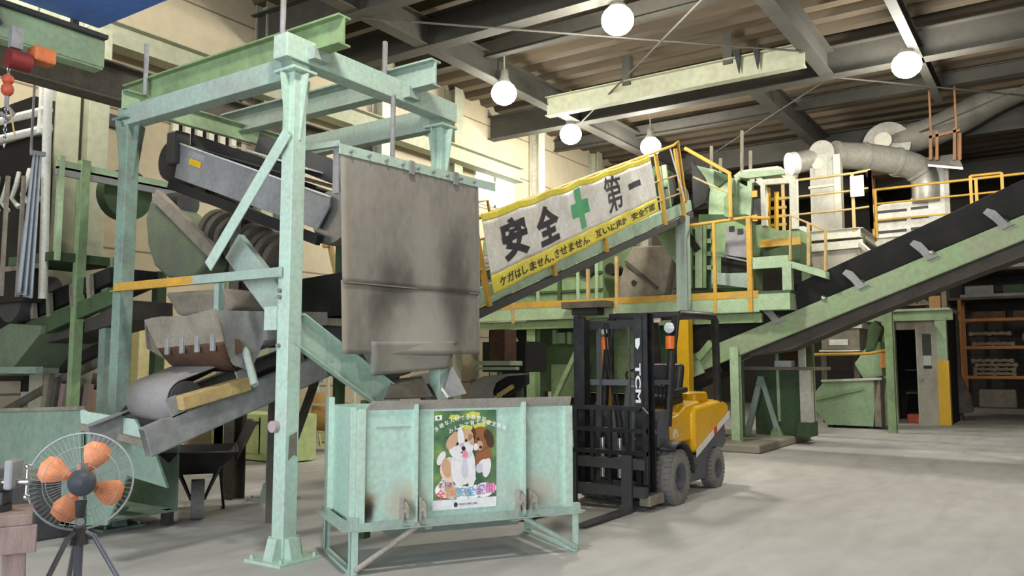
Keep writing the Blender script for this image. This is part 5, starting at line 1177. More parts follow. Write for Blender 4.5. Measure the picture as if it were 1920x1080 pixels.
pp_ = [at(a_, b2_, y=y) for a_, b2_, y in path]
rr_ = .30
def smooth(ps, n=4):
    out = []
    for i in range(len(ps) - 1):
        p0, p1, p2, p3 = ps[max(i - 1, 0)], ps[i], ps[i + 1], ps[min(i + 2, len(ps) - 1)]
        for k in range(n):
            t = k / n; out.append(.5 * ((2 * p1) + (p2 - p0) * t + (2 * p0 - 5 * p1 + 4 * p2 - p3) * t * t + (3 * p1 - p0 - 3 * p2 + p3) * t ** 3))
    return out + [ps[-1]]
sp_ = smooth(pp_); M().tube(sp_, rr_, 20).build('pipe', galv, dt)
for i in (2, 8, 14, 20): 
    d_ = (sp_[i + 1] - sp_[i]).normalized(); M().cyl(sp_[i] - d_ * .03, sp_[i] + d_ * .03, rr_ + .03, n=20).build('joint_band', galv, dt)
M().prism([at(1672, 330, y=20), at(1690, 318, y=20), at(1712, 322, y=20), at(1710, 332, y=20)], (0, .1, 0)).build('torn_flap', white, dt)
dcn = thing('dust_collector', 'whitish dust collector cabinet with a sloped hood and louvre panels', 'dust collector', at(1710, 440, y=20.3))
DY = 20.3
M().prism([at(1640, 470, y=DY), at(1640, 388, y=DY), at(1670, 378, y=DY), at(1705, 376, y=DY), at(1732, 344, y=DY), at(1765, 338, y=DY), at(1768, 470, y=DY)], (0, 1.6, 0)).build('cabinet', mat('collector_white', (238, 234, 224), .6, dirt=(206, 200, 186), amt=.5, scale=1.5), dcn, .02)
for py in (394, 412, 432): M().bar(at(1645, py + 4, y=DY - .02), at(1700, py - 1, y=DY - .02), .03, .05).bar(at(1708, py - 3, y=DY - .02), at(1755, py - 8, y=DY - .02), .03, .05).build('louvre', dgrey, dcn)
p = at(1741, 362, y=DY - .03); M().bx(p.x - .11, p.x + .11, DY - .04, DY - .02, p.z - .1, p.z + .1).build('yellow_sign', ylw, dcn)
M().bx(at(1742, 400, y=DY).x, at(1775, 400, y=DY).x, DY - .1, DY + .4, fz, at(1755, 312, y=DY).z).build('riser', white, dcn, .02)
M().bx(at(1775, 400, y=DY).x, at(1783, 400, y=DY).x, DY - .1, DY + .1, fz - 1, at(1776, 312, y=DY).z).build('corner_post', ivory, dcn)
bw = thing('blower', 'faint grey blower with a round inlet joined to a slanting roof duct', 'blower', at(1665, 268, y=21.5))
BYY = 21.5
c = at(1662, 270, y=BYY); M().cyl(c, c + V((0, .7, 0)), .55, n=28).build('scroll', galv, bw, .03)
ci = at(1657, 265, y=BYY - .05); M().cyl(ci - V((0, .12, 0)), ci + V((0, .1, 0)), .2, n=20).build('inlet', ivory, bw)
dp = [at(1672, 268, y=BYY + .35), at(1740, 250, y=BYY + .3), at(1800, 222, y=BYY + .4), at(1870, 182, y=BYY + .5), at(1960, 140, y=BYY + .6)]
M().tube(smooth(dp), [.36] * (len(smooth(dp))), 18).build('roof_duct', mat('dim_galv', (126, 122, 112), .6, dirt=(100, 96, 88), amt=.5), bw)
M().bx(c.x - .5, c.x + .6, BYY, BYY + .8, c.z - .75, c.z - .55).build('bed', rust, bw)
for dx in (-.4, .5): M().bar((c.x + dx, BYY + .4, fz), (c.x + dx, BYY + .4, c.z - .6), .1).build('leg', rust, bw)
sp2 = thing('small_landing', 'small hanging landing with rusty brown rails beside the blower', 'landing', at(1770, 300, y=20))
M().prism([at(1735, 300, y=20), at(1795, 292, y=20), at(1806, 318, y=19.2), at(1740, 312, y=19.2)], (0, 0, .05)).build('deck', galv, sp2)
rb_ = mat('brown_rail', (140, 100, 66), .7, dirt=(110, 82, 58), amt=.5)
for px, pt in ((1745, 250), (1757, 246), (1790, 240), (1800, 250)): M().bar(at(px, 300, y=19.6), at(px, pt, y=19.6), .06).build('rail_post', rb_, sp2)
M().bar(at(1742, 258, y=19.6), at(1800, 244, y=19.6), .06).build('top_rail', rb_, sp2)
for px in (1748, 1796): M().bar(at(px, 296, y=19.7), V((at(px, 296, y=19.7).x, 19.7, ZC)), .04).build('hanger', rb_, sp2)
tk = thing('grey_hopper', 'dusty grey rectangular hopper with a rim under the catwalk', 'hopper', at(1570, 500, y=17.2))
TY = 17.1
M().prism([at(1516, 468, y=TY), at(1612, 458, y=TY), at(1625, 545, y=TY), at(1535, 560, y=TY)], (0, 1.0, 0)).build('tub', mat('pale_dusty_grey', (168, 162, 148), .7, dirt=(138, 130, 116), amt=.6, scale=2.5), tk, .02)
M().bar(at(1512, 466, y=TY - .03), at(1618, 456, y=TY - .03), .06, .16).build('rim', ivory, tk)
M().bar(at(1612, 456, y=TY - .05), at(1632, 474, y=TY - .4), .05, .08).build('rim_arm', ivory, tk)
M().bx(at(1490, 480, y=TY).x, at(1512, 480, y=TY).x, TY - .1, TY + .3, at(1500, 500, y=TY).z, at(1500, 426, y=TY).z).build('white_upright', white, tk)
for px in (1540, 1620): x = at(px, 500, y=TY + .5).x; M().bar((x, TY + .55, at(px, 480, y=TY + .5).z), (x, TY + .55, fz - .1), .06).build('hanger', dgreen, tk)

# ------------------------------------------------------------------ things under the overhead conveyor
cb = thing('green_cabinet', 'dark green cabinet with a grey post under the overhead conveyor', 'cabinet', at(1470, 822, z=.14))
KY = 15.9
a, b_ = at(1416, 760, y=KY), at(1508, 760, y=KY)
M().bx(a.x, b_.x, KY, KY + .8, .14, at(1470, 690, y=KY).z).build('body', dgreen, cb, .01)
M().bx(at(1450, 760, y=KY).x, b_.x, KY + .3, KY + .8, at(1470, 690, y=KY).z, at(1470, 640, y=KY).z).build('back_panel', dgreen, cb)
M().bx(at(1460, 760, y=KY).x, at(1498, 760, y=KY).x, KY + .27, KY + .3, at(1470, 680, y=KY).z, at(1470, 655, y=KY).z).build('brown_panel', rust, cb)
M().bx(a.x - .4, b_.x + .3, KY - .15, KY + .85, at(1470, 694, y=KY).z, at(1470, 688, y=KY).z).build('top_shelf', tan, cb)
M().bx(at(1503, 760, y=KY).x, at(1524, 760, y=KY).x, KY - .1, KY + .1, .14, at(1510, 694, y=KY).z).bx(at(1501, 760, y=KY).x, at(1513, 760, y=KY).x, KY - .05, KY + .05, at(1510, 690, y=KY).z, at(1508, 632, y=KY).z).build('grey_post', ivory, cb)
M().bar(at(1398, 828, y=KY - .2), at(1427, 706, y=KY - .2), .1).bar(at(1427, 706, y=KY - .2), at(1464, 828, y=KY - .2), .08).build('a_frame', mintg, cb)
M().bar(at(1456, 646, y=KY - .02), at(1462, 790, y=KY - .02), .05).build('pale_strip', lgreen, cb)
M().prism([at(1440, 826, y=KY - .3), at(1449, 802, y=KY - .3), at(1456, 802, y=KY - .3), at(1466, 828, y=KY - .3)], (0, .3, 0)).build('foot_block', green, cb)
M().bx(at(1500, 800, y=KY).x, at(1526, 800, y=KY).x, KY - .2, KY + .3, .14, .4).build('base_block', dgreen, cb)
bxp = at(1468, 690, y=KY + .1); o = M().bx(bxp.x - .12, bxp.x + .2, KY - .05, KY + .2, bxp.z + .0, bxp.z + .14).build('paper_box', white, None, .01)
tag(o, 'small white box on the shelf of the dark green cabinet', 'box')
bn2 = thing('scrap_bin', 'pale green sloped steel skip in front of the hut post', 'skip', at(1595, 803, z=0))
SY = 20.3
m_ = mat('skip_green', (150, 174, 138), .6, dirt=(124, 142, 112), amt=.6, scale=2)
sk = [at(1552, 800, y=SY), at(1530, 770, y=SY), at(1528, 735, y=SY), at(1545, 716, y=SY), at(1648, 710, y=SY), at(1640, 770, y=SY), at(1638, 800, y=SY)]
M().prism([V((p.x, p.y, max(p.z, .06))) for p in sk], (0, 1.0, 0)).build('body', m_, bn2, .01)
M().bar(at(1540, 714, y=SY - .02), at(1654, 710, y=SY - .02), .06, .05).build('rim', ivory, bn2)
M().bar(at(1528, 748, y=SY - .02), at(1618, 728, y=SY - .02), .03, .07).build('stiffener', green, bn2)
M().bx(at(1640, 770, y=SY).x, at(1652, 770, y=SY).x, SY, SY + .5, .06, at(1645, 712, y=SY).z).build('end_plate', tan, bn2)
for px in (1556, 1632): x = at(px, 800, y=SY).x; M().bx(x - .06, x + .06, SY + .05, SY + .9, 0, .07).build('skid', blk, bn2)
gm = thing('grey_press', 'grey boxed machine with a paper notice under the rising conveyor', 'machine', at(1580, 655, y=21.6))
GY = 21.6
M().bx(at(1540, 640, y=GY).x, at(1612, 640, y=GY).x, GY, GY + .8, at(1580, 655, y=GY).z, at(1580, 616, y=GY).z).build('body', tan, gm, .01)
M().bx(at(1550, 640, y=GY).x, at(1618, 640, y=GY).x, GY - .05, GY + .8, at(1580, 616, y=GY).z, at(1580, 606, y=GY).z).build('lid', ivory, gm)
M().bx(at(1555, 640, y=GY).x, at(1590, 640, y=GY).x, GY - .02, GY, at(1580, 647, y=GY).z, at(1580, 636, y=GY).z).build('notice', paper, gm)
M().bx(at(1536, 640, y=GY).x, at(1612, 640, y=GY).x, GY - .05, GY + .8, at(1580, 659, y=GY).z, at(1580, 656, y=GY).z).build('bottom_flange', white, gm)
for px in (1545, 1606): x = at(px, 640, y=GY + .4).x; M().bar((x, GY + .4, 0), (x, GY + .4, at(1580, 657, y=GY).z), .14).build('leg', dtan, gm)
fn = thing('green_funnel', 'pale green slanted funnel feeding the skip beside the hut post', 'funnel', at(1635, 680, y=20.9))
M().prism([at(1602, 682, y=20.8), at(1632, 640, y=20.8), at(1650, 640, y=20.8), at(1655, 705, y=20.8), at(1620, 712, y=20.8)], (0, .6, 0)).build('cone', m_, fn, .02)
M().prism([at(1622, 660, y=20.75), at(1628, 612, y=20.75), at(1640, 600, y=20.75), at(1655, 615, y=20.75), at(1640, 655, y=20.75)], (0, .4, 0)).build('upper_pipe', dgreen, fn, .02)
M().tube([at(1514, 665, y=20.2), at(1630, 663, y=20.2), at(1660, 657, y=20.2)], .035, 8).build('yellow_pipe', yel, fn)
M().bx(at(1652, 680, y=20.2).x, at(1668, 680, y=20.2).x, 20.1, 20.4, at(1660, 690, y=20.2).z, at(1660, 662, y=20.2).z).build('valve', mat('valve_orange', (214, 140, 60), .5, dirt=(150, 130, 90), amt=.5), fn, .02)

# ------------------------------------------------------------------ hut with open door
HY = 22.6
ht = thing('hut', 'small dark hut with pale green frame posts, one painted yellow at its foot', 'hut', at(1720, 797, y=HY))
xa0, xa1 = at(1656, 700, y=HY).x, at(1680, 700, y=HY).x; xb0, xb1 = at(1757, 700, y=HY).x, at(1778, 700, y=HY).x
zb = at(1700, 583, y=HY).z
M().bx(xa0, xa1, HY, HY + .25, 0, zb - .2).build('post', lgreen, ht)
M().bx(xb0, xb1, HY, HY + .25, at(1765, 676, y=HY).z, zb - .2).build('post', lgreen, ht)
M().bx(xb0 - .01, xb1 + .02, HY - .01, HY + .26, 0, at(1765, 676, y=HY).z).build('yellow_foot', ylw, ht)
M().ibeam((xa0 - .9, HY + .1, zb - .12), (xb1 + .15, HY + .1, zb - .12), .24, .26, .02).build('head_beam', lgreen, ht)
M().bx(xa1, xb0, HY + .05, HY + .1, at(1700, 618, y=HY).z, zb - .25).build('lintel', tan, ht)
M().bx(xa0, xb1, HY + 2.2, HY + 2.25, 0, zb).bx(xb1 - .05, xb1, HY + .25, HY + 2.2, 0, zb).bx(xa0, xa0 + .05, HY + .25, HY + 2.2, 0, zb).build('wall_sheet', dark, ht)
M().bx(xa0 - .9, xb1 + .1, HY, HY + 2.3, zb, zb + .05).build('roof_sheet', ivory, ht)
for zz in (.7, 1.3): M().bx(xa1, xb0, HY + 1.4, HY + 2.1, zz, zz + .05).build('shelf', dtan, ht)
dx0, dx1 = at(1722, 700, y=HY - .1), at(1760, 700, y=HY + .0)
dr = M()
dp0 = V((xb0 - .0, HY - .02, 0)); dv = (V((at(1724, 800, y=HY - .55).x, HY - .55, 0)) - dp0); 
zd = at(1740, 612, y=HY).z
M().prism([dp0, dp0 + dv, dp0 + dv + V((0, 0, zd)), dp0 + V((0, 0, zd))], (.03, .03, 0)).build('door', mat('door_grey', (204, 200, 184), .6, dirt=(140, 134, 118), amt=.5, scale=2), ht)
nv = V((dv.y, -dv.x, 0)).normalized() * -1
nv = nv if nv.dot(EYE - dp0) > 0 else -nv
def dpt(u, z, k=.012): return dp0 + dv * u + V((0, 0, z)) + nv * k
M().prism([dpt(.25, zd * .70), dpt(.7, zd * .70), dpt(.7, zd * .92), dpt(.25, zd * .92)], nv * .004).build('door_window', mat('dim_glass', (96, 98, 92), .2), ht)
M().prism([dpt(.3, zd * .60), dpt(.65, zd * .60), dpt(.65, zd * .70), dpt(.3, zd * .70)], nv * .012).build('door_notice', paper, ht)
M().prism([dpt(.28, zd * .57), dpt(.68, zd * .57), dpt(.68, zd * .60), dpt(.28, zd * .60)], nv * .012).build('louvre', dgrey, ht)
M().tube([dpt(.93, zd * .46), dpt(.93, zd * .46, .06), dpt(.78, zd * .46, .06)], .014, 6).build('door_handle', chrome, ht)
o = M().bx(xa1 + .15, xa1 + 1.0, HY + .4, HY + .9, 0, .22).build('red_tray', ored, None, .02); tag(o, 'red and orange crate on the floor inside the hut doorway', 'crate')
o = M().bx(xa1 + .45, xa1 + 1.02, HY + .06, HY + .35, 0, .16).build('orange_tray', cardboard, None, .02); tag(o, 'flat tan carton in front of the red crate in the hut doorway', 'carton')
# things on the hut roof
zr = zb + .05
q = at(1708, 563, y=HY + .3); rk = thing('roof_rack', 'low grey steel rack on the hut roof', 'rack', (q.x, HY + .4, zr))
M().bx(at(1668, 580, y=HY + .3).x, at(1742, 580, y=HY + .3).x, HY + .3, HY + 1.0, zr + .10, zr + .14).build('shelf', tan, rk)
for px in (1672, 1738): x = at(px, 575, y=HY + .4).x; M().bar((x, HY + .4, zr), (x, HY + .4, zr + .1), .05).bar((x, HY + .9, zr), (x, HY + .9, zr + .1), .05).build('foot', dgrey, rk)
o = M().lathe([(0, 0), (.12, 0), (.13, .18), (.1, .24), (0, .25)], (at(1708, 560, y=HY + .5).x, HY + .5, zr + .14), (0, 0, 1), 16).build('white_drum', white, None); tag(o, 'round white pail on the low rack on the hut roof', 'pail')
o = M().bx(at(1742, 565, y=HY + .3).x, at(1764, 565, y=HY + .3).x, HY + .25, HY + .7, zr, zr + .32).build('carton', cardboard, None, .01); tag(o, 'tan cardboard carton on the hut roof above the yellow footed post', 'carton')
o = M().bx(at(1766, 565, y=HY + .3).x, at(1776, 565, y=HY + .3).x, HY + .2, HY + .5, zr, zr + 1.2).build('roof_post', tan, None); tag(o, 'grey upright post standing at the right end of the hut roof', 'post')
o = M()
for i, (x, y) in enumerate(((0, 0), (.3, .05))): pass
sq = at(1730, 568, y=HY + .6); o = M().grid(lambda u, v: V((sq.x - .25 + .5 * u, HY + .45 + .4 * v, zr + .14 + .13 * math.sin(math.pi * u) * math.sin(math.pi * v) + .02 * math.sin(u * 17 + v * 9))), 12, 8).build('crumpled_sack', tan, None); tag(o, 'crumpled grey sack on the low rack beside the white pail', 'sack')

# ------------------------------------------------------------------ pallet rack in the dark corner
KX0, KX1, KYY = at(1805, 700, y=29.6).x, 2.6, 29.6
pr = thing('pallet_rack', 'dark pallet rack with orange beams in the far right corner', 'rack', (0, KYY, 0))
zs = [at(1850, py, y=KYY).z for py in (706, 650, 598)]
ztop = at(1850, 560, y=KYY).z
for x in (KX0, (KX0 + KX1) / 2 + .3, KX1):
    for y in (KYY, KYY + 1.1): M().bx(x - .05, x + .05, y, y + .08, 0, ztop).build('upright', rackor, pr)
for z in zs:
    for y in (KYY, KYY + 1.1): M().bx(KX0, KX1, y - .02, y + .06, z - .07, z + .02).build('beam', rackor, pr)
    M().bx(KX0, KX1, KYY + .06, KYY + 1.08, z, z + .02).build('decking', dtan, pr)
def pallet(x, y, z, label, group, w=1.15):
    t = thing('pallet', label, 'pallet', (x, y, z), group)
    for i in range(6): M().bx(x + i * (w - .1) / 5, x + i * (w - .1) / 5 + .1, y, y + .95, z + .11, z + .13).build('top_board', pwood, t)
    for i in range(3): M().bx(x, x + w, y + i * .425, y + i * .425 + .1, z + .03, z + .11).build('stringer', pwood, t)
    for i in range(3): M().bx(x + i * (w - .1) / 2, x + i * (w - .1) / 2 + .1, y, y + .95, z, z + .03).build('bottom_board', pwood, t)
    return t
gp = 'pallets lying on the far rack'
pa0 = pallet(KX0 + .3, KYY + .03, zs[0] + .02, 'bottom wooden pallet in the pile on the lowest rack beam', gp)
dup(pa0, (.0, .0, .135), 'second wooden pallet of the pile on the lowest rack beam')
dup(pa0, (.05, .0, .27), 'third wooden pallet of the pile on the lowest rack beam')
dup(pa0, (-.05, .0, .405), 'topmost wooden pallet of the pile on the lowest rack beam')
dup(pa0, (0, 0, zs[1] - zs[0]), 'lower wooden pallet of the pair on the middle rack beam')
dup(pa0, (-.08, 0, zs[1] - zs[0] + .32), 'upper wooden pallet of the pair on the middle rack beam')
dup(pa0, (1.75, 0, .0), 'wooden pallet on the lowest rack beam at the right edge of the photo')
dup(pa0, (1.75, 0, zs[1] - zs[0]), 'wooden pallet on the middle rack beam at the right edge of the photo')
o = M().ball((KX0 + 1.9, KYY + .5, zs[1] + .2), .28, (1, 1, .9), 14).build('sack', tan, None); o.location.z += .09; tag(o, 'pale sack on the middle rack beam beside the pallets', 'sack')
for i, (dx, w_, c_) in enumerate(((.35, .9, rust), (1.45, .5, rust))):
    o = M().bx(KX0 + dx, KX0 + dx + w_, KYY + .05, KYY + .8, zs[2] + .02, zs[2] + .24).build('red_brown_crate', c_, None, .01); tag(o, ('wide' if i == 0 else 'narrow') + ' red brown crate on the top beam of the far rack', 'crate')
lb = thing('steel_block', 'pale dusty steel block under the lowest beam of the far rack', 'block', (KX0 + .9, KYY - .3, 0))
M().bx(KX0 + .45, KX0 + 1.45, KYY - .5, KYY - .1, .16, .72).build('block', tan, lb, .06)
M().bx(KX0 + .1, KX0 + 3.2, KYY - .75, KYY - .0, 0, .16).build('slab', tan, lb)
lt = [('long grey pipe lying on the dark loft above the far rack', .0, 2.6, .05, grey), ('pale plank lying along the dark loft above the far rack', .5, 2.2, .07, ivory), ('long green bar slanting over the dark loft at the right edge', .4, 2.4, .06, lgreen)]
lf = thing('storage_loft', 'dark cluttered storage loft over the far rack', 'loft', (0, KYY, zs[2]))
for z in (ztop, ztop + .9, ztop + 1.7): M().bx(KX0 - .6, KX1, KYY + .2, YB - .05, z, z + .08).build('floor_plate', dtan, lf)
for x in (KX0 - .5, KX1 - .1): M().bx(x, x + .12, KYY + 1.3, KYY + 1.42, 0, ztop + 2.6).build('upright', dtan, lf)
for i, (lbl, dx, ln, r, m__) in enumerate(lt):
    z = ztop + .08 + r + (.9 * i if i < 2 else 1.7); o = M().bar((KX0 + dx, KYY + .4 + .2 * i, z), (KX0 + dx + ln, KYY + .5 + .2 * i, z), r * 2, r * 2).build('loft_bar', m__, None); tag(o, lbl, 'bar')
random.seed(11)
cols = [dtan, tan, rust, grey, dgreen, ivory]; names = ['dark', 'dusty', 'rusty brown', 'grey', 'dark green', 'pale']
for lev, z, wd in ((0, ztop + .08, 'lowest'), (1, ztop + .98, 'middle'), (2, ztop + 1.78, 'highest')):
    x = KX0 + .1; k = 0
    order = random.sample(range(6), 6)
    while x < KX1 - .7 and k < 4:
        w_ = random.uniform(.5, .9); h_ = random.uniform(.25, .6); ci = order[k]
        o = M().bx(x, x + w_, KYY + .9, KYY + 1.6, z, z + h_).build('storage_crate', cols[ci], None, .015)
        tag(o, names[ci] + ' crate on the ' + wd + ' floor of the cluttered loft', 'crate', 'crates stored in the loft'); x += w_ + random.uniform(.1, .35); k += 1
gs = thing('ground_sheet', 'dark grey sheet leaning in the shade right of the hut', 'sheet', at(1800, 770, z=0))
M().prism([at(1784, 690, y=24.6), at(1795, 690, y=24.6), at(1822, 745, y=24.6), at(1826, 772, y=24.6), at(1788, 778, y=24.6)], (0, .15, 0)).build('sheet', dtan, gs, .03)
M().bx(at(1790, 690, y=24.7).x - .02, at(1800, 690, y=24.7).x, 24.75, 25.0, 0, at(1790, 600, y=24.7).z).build('frame_post', dtan, gs)

# ------------------------------------------------------------------ left wall side: crane rail, hoist, frames, platform, cabinets
cr_ = thing('crane_rail', 'pale green crane runway beam crossing the top left corner', 'beam', at(196, 105, x=-7.9))
p1_ = at(194, 104, x=-7.9); y0_ = p1_.y - 6.5
M().chan((-7.9, y0_, p1_.z), (-7.9, p1_.y, p1_.z), -.16, .30, .02).build('beam', lgreen, cr_)
M().bx(-7.98, -7.82, y0_, p1_.y, p1_.z + .15, p1_.z + .19).build('rail_top', dgrey, cr_)
M().ibeam((-8.3, p1_.y - 1.5, p1_.z - .12), (-8.3, p1_.y + 3.4, p1_.z - .12), .25, .4, .02).build('back_beam', dtan, cr_)
M().bar((-7.85, p1_.y - 1.15, p1_.z + .2), (-7.85, p1_.y - 1.0, p1_.z - .05), .05).build('stop_block', dgrey, cr_)
M().bar((-8.1, p1_.y - 1.5, p1_.z + .1), (-8.1, p1_.y - 1.5, ZC), .06).bar((-8.1, p1_.y - .2, p1_.z + .1), (-8.1, p1_.y - .2, ZC), .06).build('hanger', dtan, cr_)
hx = thing('chain_hoist', 'red chain hoist with hook and chain hanging under the crane rail', 'hoist', at(24, 110, x=-7.6))
c = at(28, 112, x=-7.55)
M().cyl(c + V((-.0, -.06, 0)), c + V((0, .12, 0)), .085, n=18).build('drum', mat('hoist_red', (130, 44, 44), .5, dirt=(96, 40, 40), amt=.5), hx, .02)
M().bx(c.x - .08, c.x + .08, c.y + .13, c.y + .32, c.z + .03, c.z + .17).build('gear_box', mat('hoist_orange', (198, 110, 66), .6, dirt=(150, 84, 56), amt=.5), hx, .02)
M().bx(c.x - .03, c.x + .03, c.y - .05, c.y + .05, c.z + .1, p1_.z - .14).build('hanger', grey, hx)
ch = M(); z = c.z - .1
a = at(15, 150, x=-7.55)
for i in range(16): ch.tube([V((c.x, a.y, z - .045 * i)) + V((.012 * math.cos(t) if i % 2 else 0, 0 if i % 2 else .012 * math.cos(t), .03 * math.sin(t))) for t in [k * math.pi / 3 for k in range(6)]], .006, 4, True)
ch.build('chain', chrome, hx)
hb_ = at(14, 168, x=-7.55)
M().ball(hb_ + V((0, 0, .09)), .05).ball(hb_, .052, (1, 1, 1.2)).build('hook_block', ored, hx)
M().tube([hb_ + V((0, 0, -.06)), hb_ + V((0, 0, -.14)), hb_ + V((0, .06, -.2)), hb_ + V((0, .02, -.26)), hb_ + V((0, -.05, -.22))], .02, 8).build('hook', grey, hx)
M().cyl(at(18, 200, x=-7.55), at(28, 255, x=-7.5), .008, n=5).build('pull_cord', yel2, hx)
# white tubular machine frame
WFX = -9.6
wfm = thing('tube_guard', 'white tubular frame around a dark machine at the upper left edge', 'frame', at(60, 250, x=WFX))
def fx(px, py, x=WFX): return at(px, py, x=x)
yy0 = fx(92, 250).y
B0 = fx(92, 110)
for za, zb_ in ((165, 112), (240, 205), (270, 240)):
    q = at(92, zb_, x=WFX); M().tube([q, V((q.x - 2.2, q.y - .2, q.z))], .05, 8).build('frame_tube', white, wfm)
M().tube([at(92, 108, x=WFX), at(88, 250, x=WFX), at(84, 420, x=WFX), at(80, 560, x=WFX)], .05, 8).build('frame_tube', white, wfm)
M().bar(at(85, 120, x=WFX - .1), at(76, 250, x=WFX - .1), .06).build('frame_tube', white, wfm)
M().bx(WFX - 2.0, WFX - .5, yy0 + .05, yy0 + .3, 2.2, at(50, 150, x=WFX).z).build('dark_body', dark, wfm)
M().bx(WFX - 2.0, WFX - .2, yy0 + .05, yy0 + .14, at(50, 228, x=WFX).z, at(50, 212, x=WFX).z).build('teal_panel', mat('teal_sheet', (110, 176, 156), .5), wfm)
random.seed(5)
tw = mat('white_hose', (206, 204, 190), .6, dirt=(160, 154, 138), amt=.5)
for i in range(7):
    z_ = at(60, 285, x=WFX).z; p = V((WFX - .15 - .25 * i, yy0 + .0, z_ - random.uniform(0, .15)))
    M().tube([p, p + V((.06, -.05, -.16)), p + V((-.08, -.03, -.3)), p + V((.04, .0, -.42))], .03, 6).build('hose', tw, wfm)
for px in (15, 45, 70): q = at(px, 330, x=WFX + .05); M().bar(q, V((q.x, q.y, 2.2)), .035).build('upright', tan, wfm)
for zz in (2.6, 4.2): M().bar((WFX - .1, yy0 + .06, zz), (XL, yy0 + .06, zz), .06).build('wall_stay', tan, wfm)
pc = thing('plastic_sheet', 'blue grey plastic strip sheet hanging beside the white tubular frame', 'sheet', at(55, 420, x=-9.3))
def pcf(u, v):
    a = at(62, 290, x=-9.3).lerp(at(78, 290, x=-9.3), u); b_ = at(30, 548, x=-9.3).lerp(at(58, 560, x=-9.3), u); p = a.lerp(b_, v)
    p.x += .05 * math.sin(u * 16) * (.3 + v); return p
M().grid(pcf, 24, 12).build('sheet', pvc, pc, solid=.01)
M().bar(at(58, 286, x=-9.3), at(84, 290, x=-9.3), .05).build('hanging_rod', grey, pc)
M().bar(at(58, 286, x=-9.32), V((-9.32, at(58, 286, x=-9.3).y, ZC + .05)), .02).build('hanger', grey, pc)
# vertical pipes and conduit on the wall
for i, (px, r, m__, lb_) in enumerate(((142, .11, ivory, 'fat ivory downpipe beside the green wall column'), (112, .16, paleroof, 'broad pale green duct riser left of the ivory downpipe'), (172, .14, paleroof, 'pale green square riser right of the ivory downpipe'))):
    p = at(px, 300, x=-10.9 + .1 * i); o = M().bar((p.x, p.y, 0), (p.x, p.y, 6.0), 2 * r).build('wall_riser', m__, None, .01) if i else M().cyl((p.x, p.y, 0), (p.x, p.y, 6.1), r, n=16).build('wall_riser', m__, None)
    tag(o, lb_, 'pipe')
o = M().bar(at(186, 220, x=-11.55), at(240, 236, x=-11.55), .1, .18).build('cable_tray', dgrey, None); tag(o, 'dark cable tray with clips on the cream wall, left of the gantry top', 'cable tray')
# platform with green rails in front of the wall
gp_ = thing('side_platform', 'small green platform with rails by the cream wall behind the gantry', 'platform', at(160, 480, x=-9.2))
X0_ = -9.4
pz = at(160, 478, x=X0_).z; pya, pyb = at(98, 470, x=X0_).y, at(222, 475, x=X0_).y
M().bx(X0_ - 1.0, X0_, pya, pyb, pz - .1, pz).build('deck', dgreen, gp_)
for px, y_ in ((106, pya + .05), (150, None), (215, pyb - .05)):
    y_ = y_ or at(150, 478, x=X0_).y; M().bar((X0_, y_, pz - .1 if px == 106 else 0), (X0_, y_, at(150, 300, x=X0_).z if px != 215 else pz), .06 if px == 106 else .1).build('post', green if px > 106 else lgreen, gp_)
for zz in (at(160, 318, x=X0_).z, at(160, 330, x=X0_).z): M().bar((X0_, pya, zz), (X0_, pyb + 1.5, zz), .04, .1).build('rail', lgreen if zz > at(160, 324, x=X0_).z else grey, gp_)
M().bar((X0_, pyb + 1.5, pz - 2.5), (X0_, pyb + 1.5, at(160, 318, x=X0_).z), .08).build('post', green, gp_)
for yy in (pyb + 1.5,): M().bar((X0_, yy, 0), (X0_, yy, 1.2), .08).build('post', green, gp_)
# cabinets and clutter seen low behind the conveyors
o = thing('yellow_green_cabinet', 'yellow green cabinet row seen low under the inclined conveyor', 'cabinet', at(450, 868, z=0))
q0, q1 = at(385, 850, y=8.3), at(535, 850, y=8.3); q0.x = max(q0.x, -11.3); zt = at(450, 775, y=8.3).z
M().bx(q0.x, q1.x, 8.3, 8.9, .02, zt).build('body', ygreen, o, .01)
for k in range(3):
    x = q0.x + (q1.x - q0.x) * (k + .5) / 3; M().bx(x - .3, x + .3, 8.285, 8.3, .12, zt - .05).build('door', ygreen, o); M().bar((x + .2, 8.27, .55), (x + .27, 8.27, .6), .02).build('handle', dgrey, o)
o = thing('cream_cabinet', 'tall cream cabinet lit behind the feed hopper', 'cabinet', at(300, 720, x=-10.8))
q0, q1 = at(258, 700, x=-10.8), at(350, 700, x=-10.8); zt = at(300, 615, x=-10.8).z
M().bx(-11.3, -10.8, q0.y, q1.y, .02, zt).build('body', cab, o, .01)
M().bx(-10.8, -10.785, (q0.y + q1.y) / 2 - .01, (q0.y + q1.y) / 2 + .01, .05, zt).build('door_gap', tan, o)
p = at(296, 685, x=-10.8); M().bx(-10.8, -10.76, p.y - .03, p.y + .03, p.z - .1, p.z + .1).build('handle', tan, o)
o = thing('step_stool', 'pale yellow green steel stool behind the front gantry post', 'stool', at(568, 835, z=0))
c = at(572, 838, z=0); zt = at(570, 793, y=c.y).z
M().bx(c.x - .2, c.x + .2, c.y - .15, c.y + .15, zt - .04, zt).build('seat', mat('stool_green', (196, 214, 120), .5), o, .01)
for sx in (-1, 1):
    for sy in (-1, 1): M().bar((c.x + .22 * sx, c.y + .17 * sy, 0), (c.x + .17 * sx, c.y + .12 * sy, zt - .04), .035).build('leg', MATS['stool_green'], o)
o = thing('pallet_cage', 'pale steel rack holding a tan drum, right of the front gantry post', 'rack', at(590, 835, z=0))
c = at(602, 846, z=0); zt = 1.35
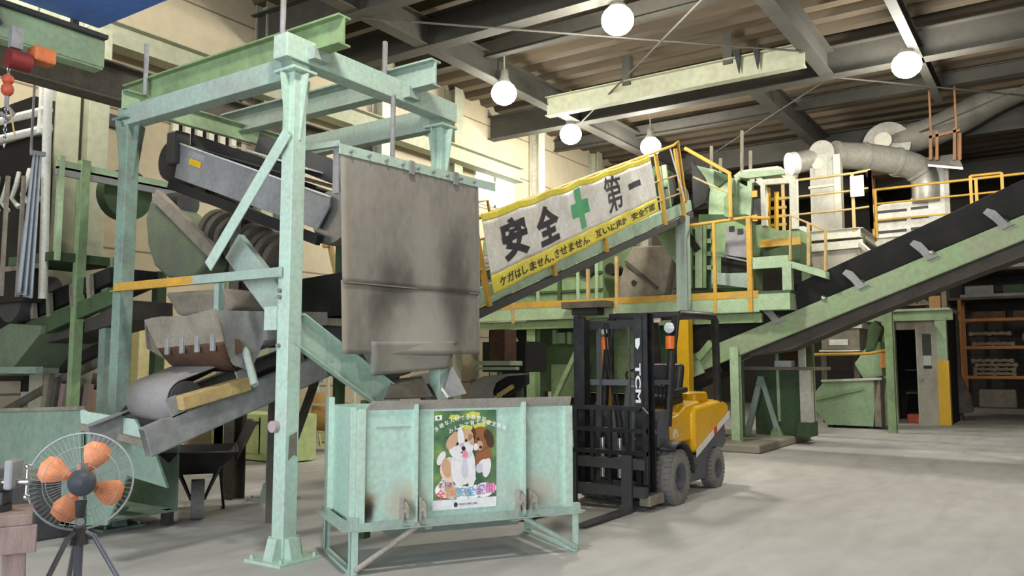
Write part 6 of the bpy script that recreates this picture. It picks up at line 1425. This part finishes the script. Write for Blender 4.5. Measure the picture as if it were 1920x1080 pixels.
for sx in (-.45, .45):
    for sy in (-.3, .3): M().bar((c.x + sx, c.y + sy, 0), (c.x + sx, c.y + sy, zt), .05).build('upright', ivory, o)
for z in (.35, .8, zt): M().bar((c.x - .45, c.y - .3, z), (c.x + .45, c.y - .3, z), .04).bar((c.x - .45, c.y + .3, z), (c.x + .45, c.y + .3, z), .04).build('rail', ivory, o)
M().bx(c.x - .45, c.x + .45, c.y - .3, c.y + .3, .33, .36).build('shelf', tan, o)
o = M().lathe([(0, 0), (.24, 0), (.25, .3), (.24, .62), (0, .62)], (c.x + .1, c.y, .36), (0, 0, 1), 20).build('drum', cardboard, None); tag(o, 'tan fibre drum on the shelf of the pale steel rack', 'drum')
random.seed(3)
for i in range(9):
    px = 70 + i * 15; p = at(px, 790, x=-10.3 + .12 * (i % 3)); zt = at(px, 700 + 10 * (i % 3), x=p.x).z
    o = M().bar((p.x, p.y, 0), (p.x + .05, p.y + .1, zt), .1, .07, up=(0, 1, 0)).build('leaning_board', [tan, dtan, wood][i % 3], None)
    tag(o, ['grey', 'dark', 'brownish'][i % 3] + ' upright board of the row standing behind the green trough', 'board', 'boards standing behind the green trough')
p = at(178, 745, x=-10.3); o = M().bx(p.x - .25, p.x + .25, p.y - .2, p.y + .25, .0, at(178, 730, x=-10.3).z).build('pink_carton', mat('pale_pink_carton', (190, 160, 140), .8, dirt=(160, 130, 116), amt=.4), None, .01); tag(o, 'pale pinkish carton behind the trough beside the left gantry post', 'carton')
o = M().lathe([(0, 0), (.26, 0), (.3, .5), (.28, 1.0), (.16, 1.2), (0, 1.22)], (-11.1, at(158, 750, x=-11.1).y, 0), (0, 0, 1), 20).build('pale_tank', lgreen, None); tag(o, 'pale green tank behind the conveyor left of the gantry post', 'tank')
# machine parts between the left post and the wall
o = thing('grey_stand', 'dark grey block stand at the foot of the left gantry post', 'stand', at(228, 990, z=0))
M().bx(GX0 - .3, GX0 + .1, GY0 - .75, GY0 - .35, 0, .5).build('block', dgrey, o, .02)
M().bx(GX0 - .35, GX0 + .15, GY0 - .8, GY0 - .3, .5, .54).build('cap', tan, o)
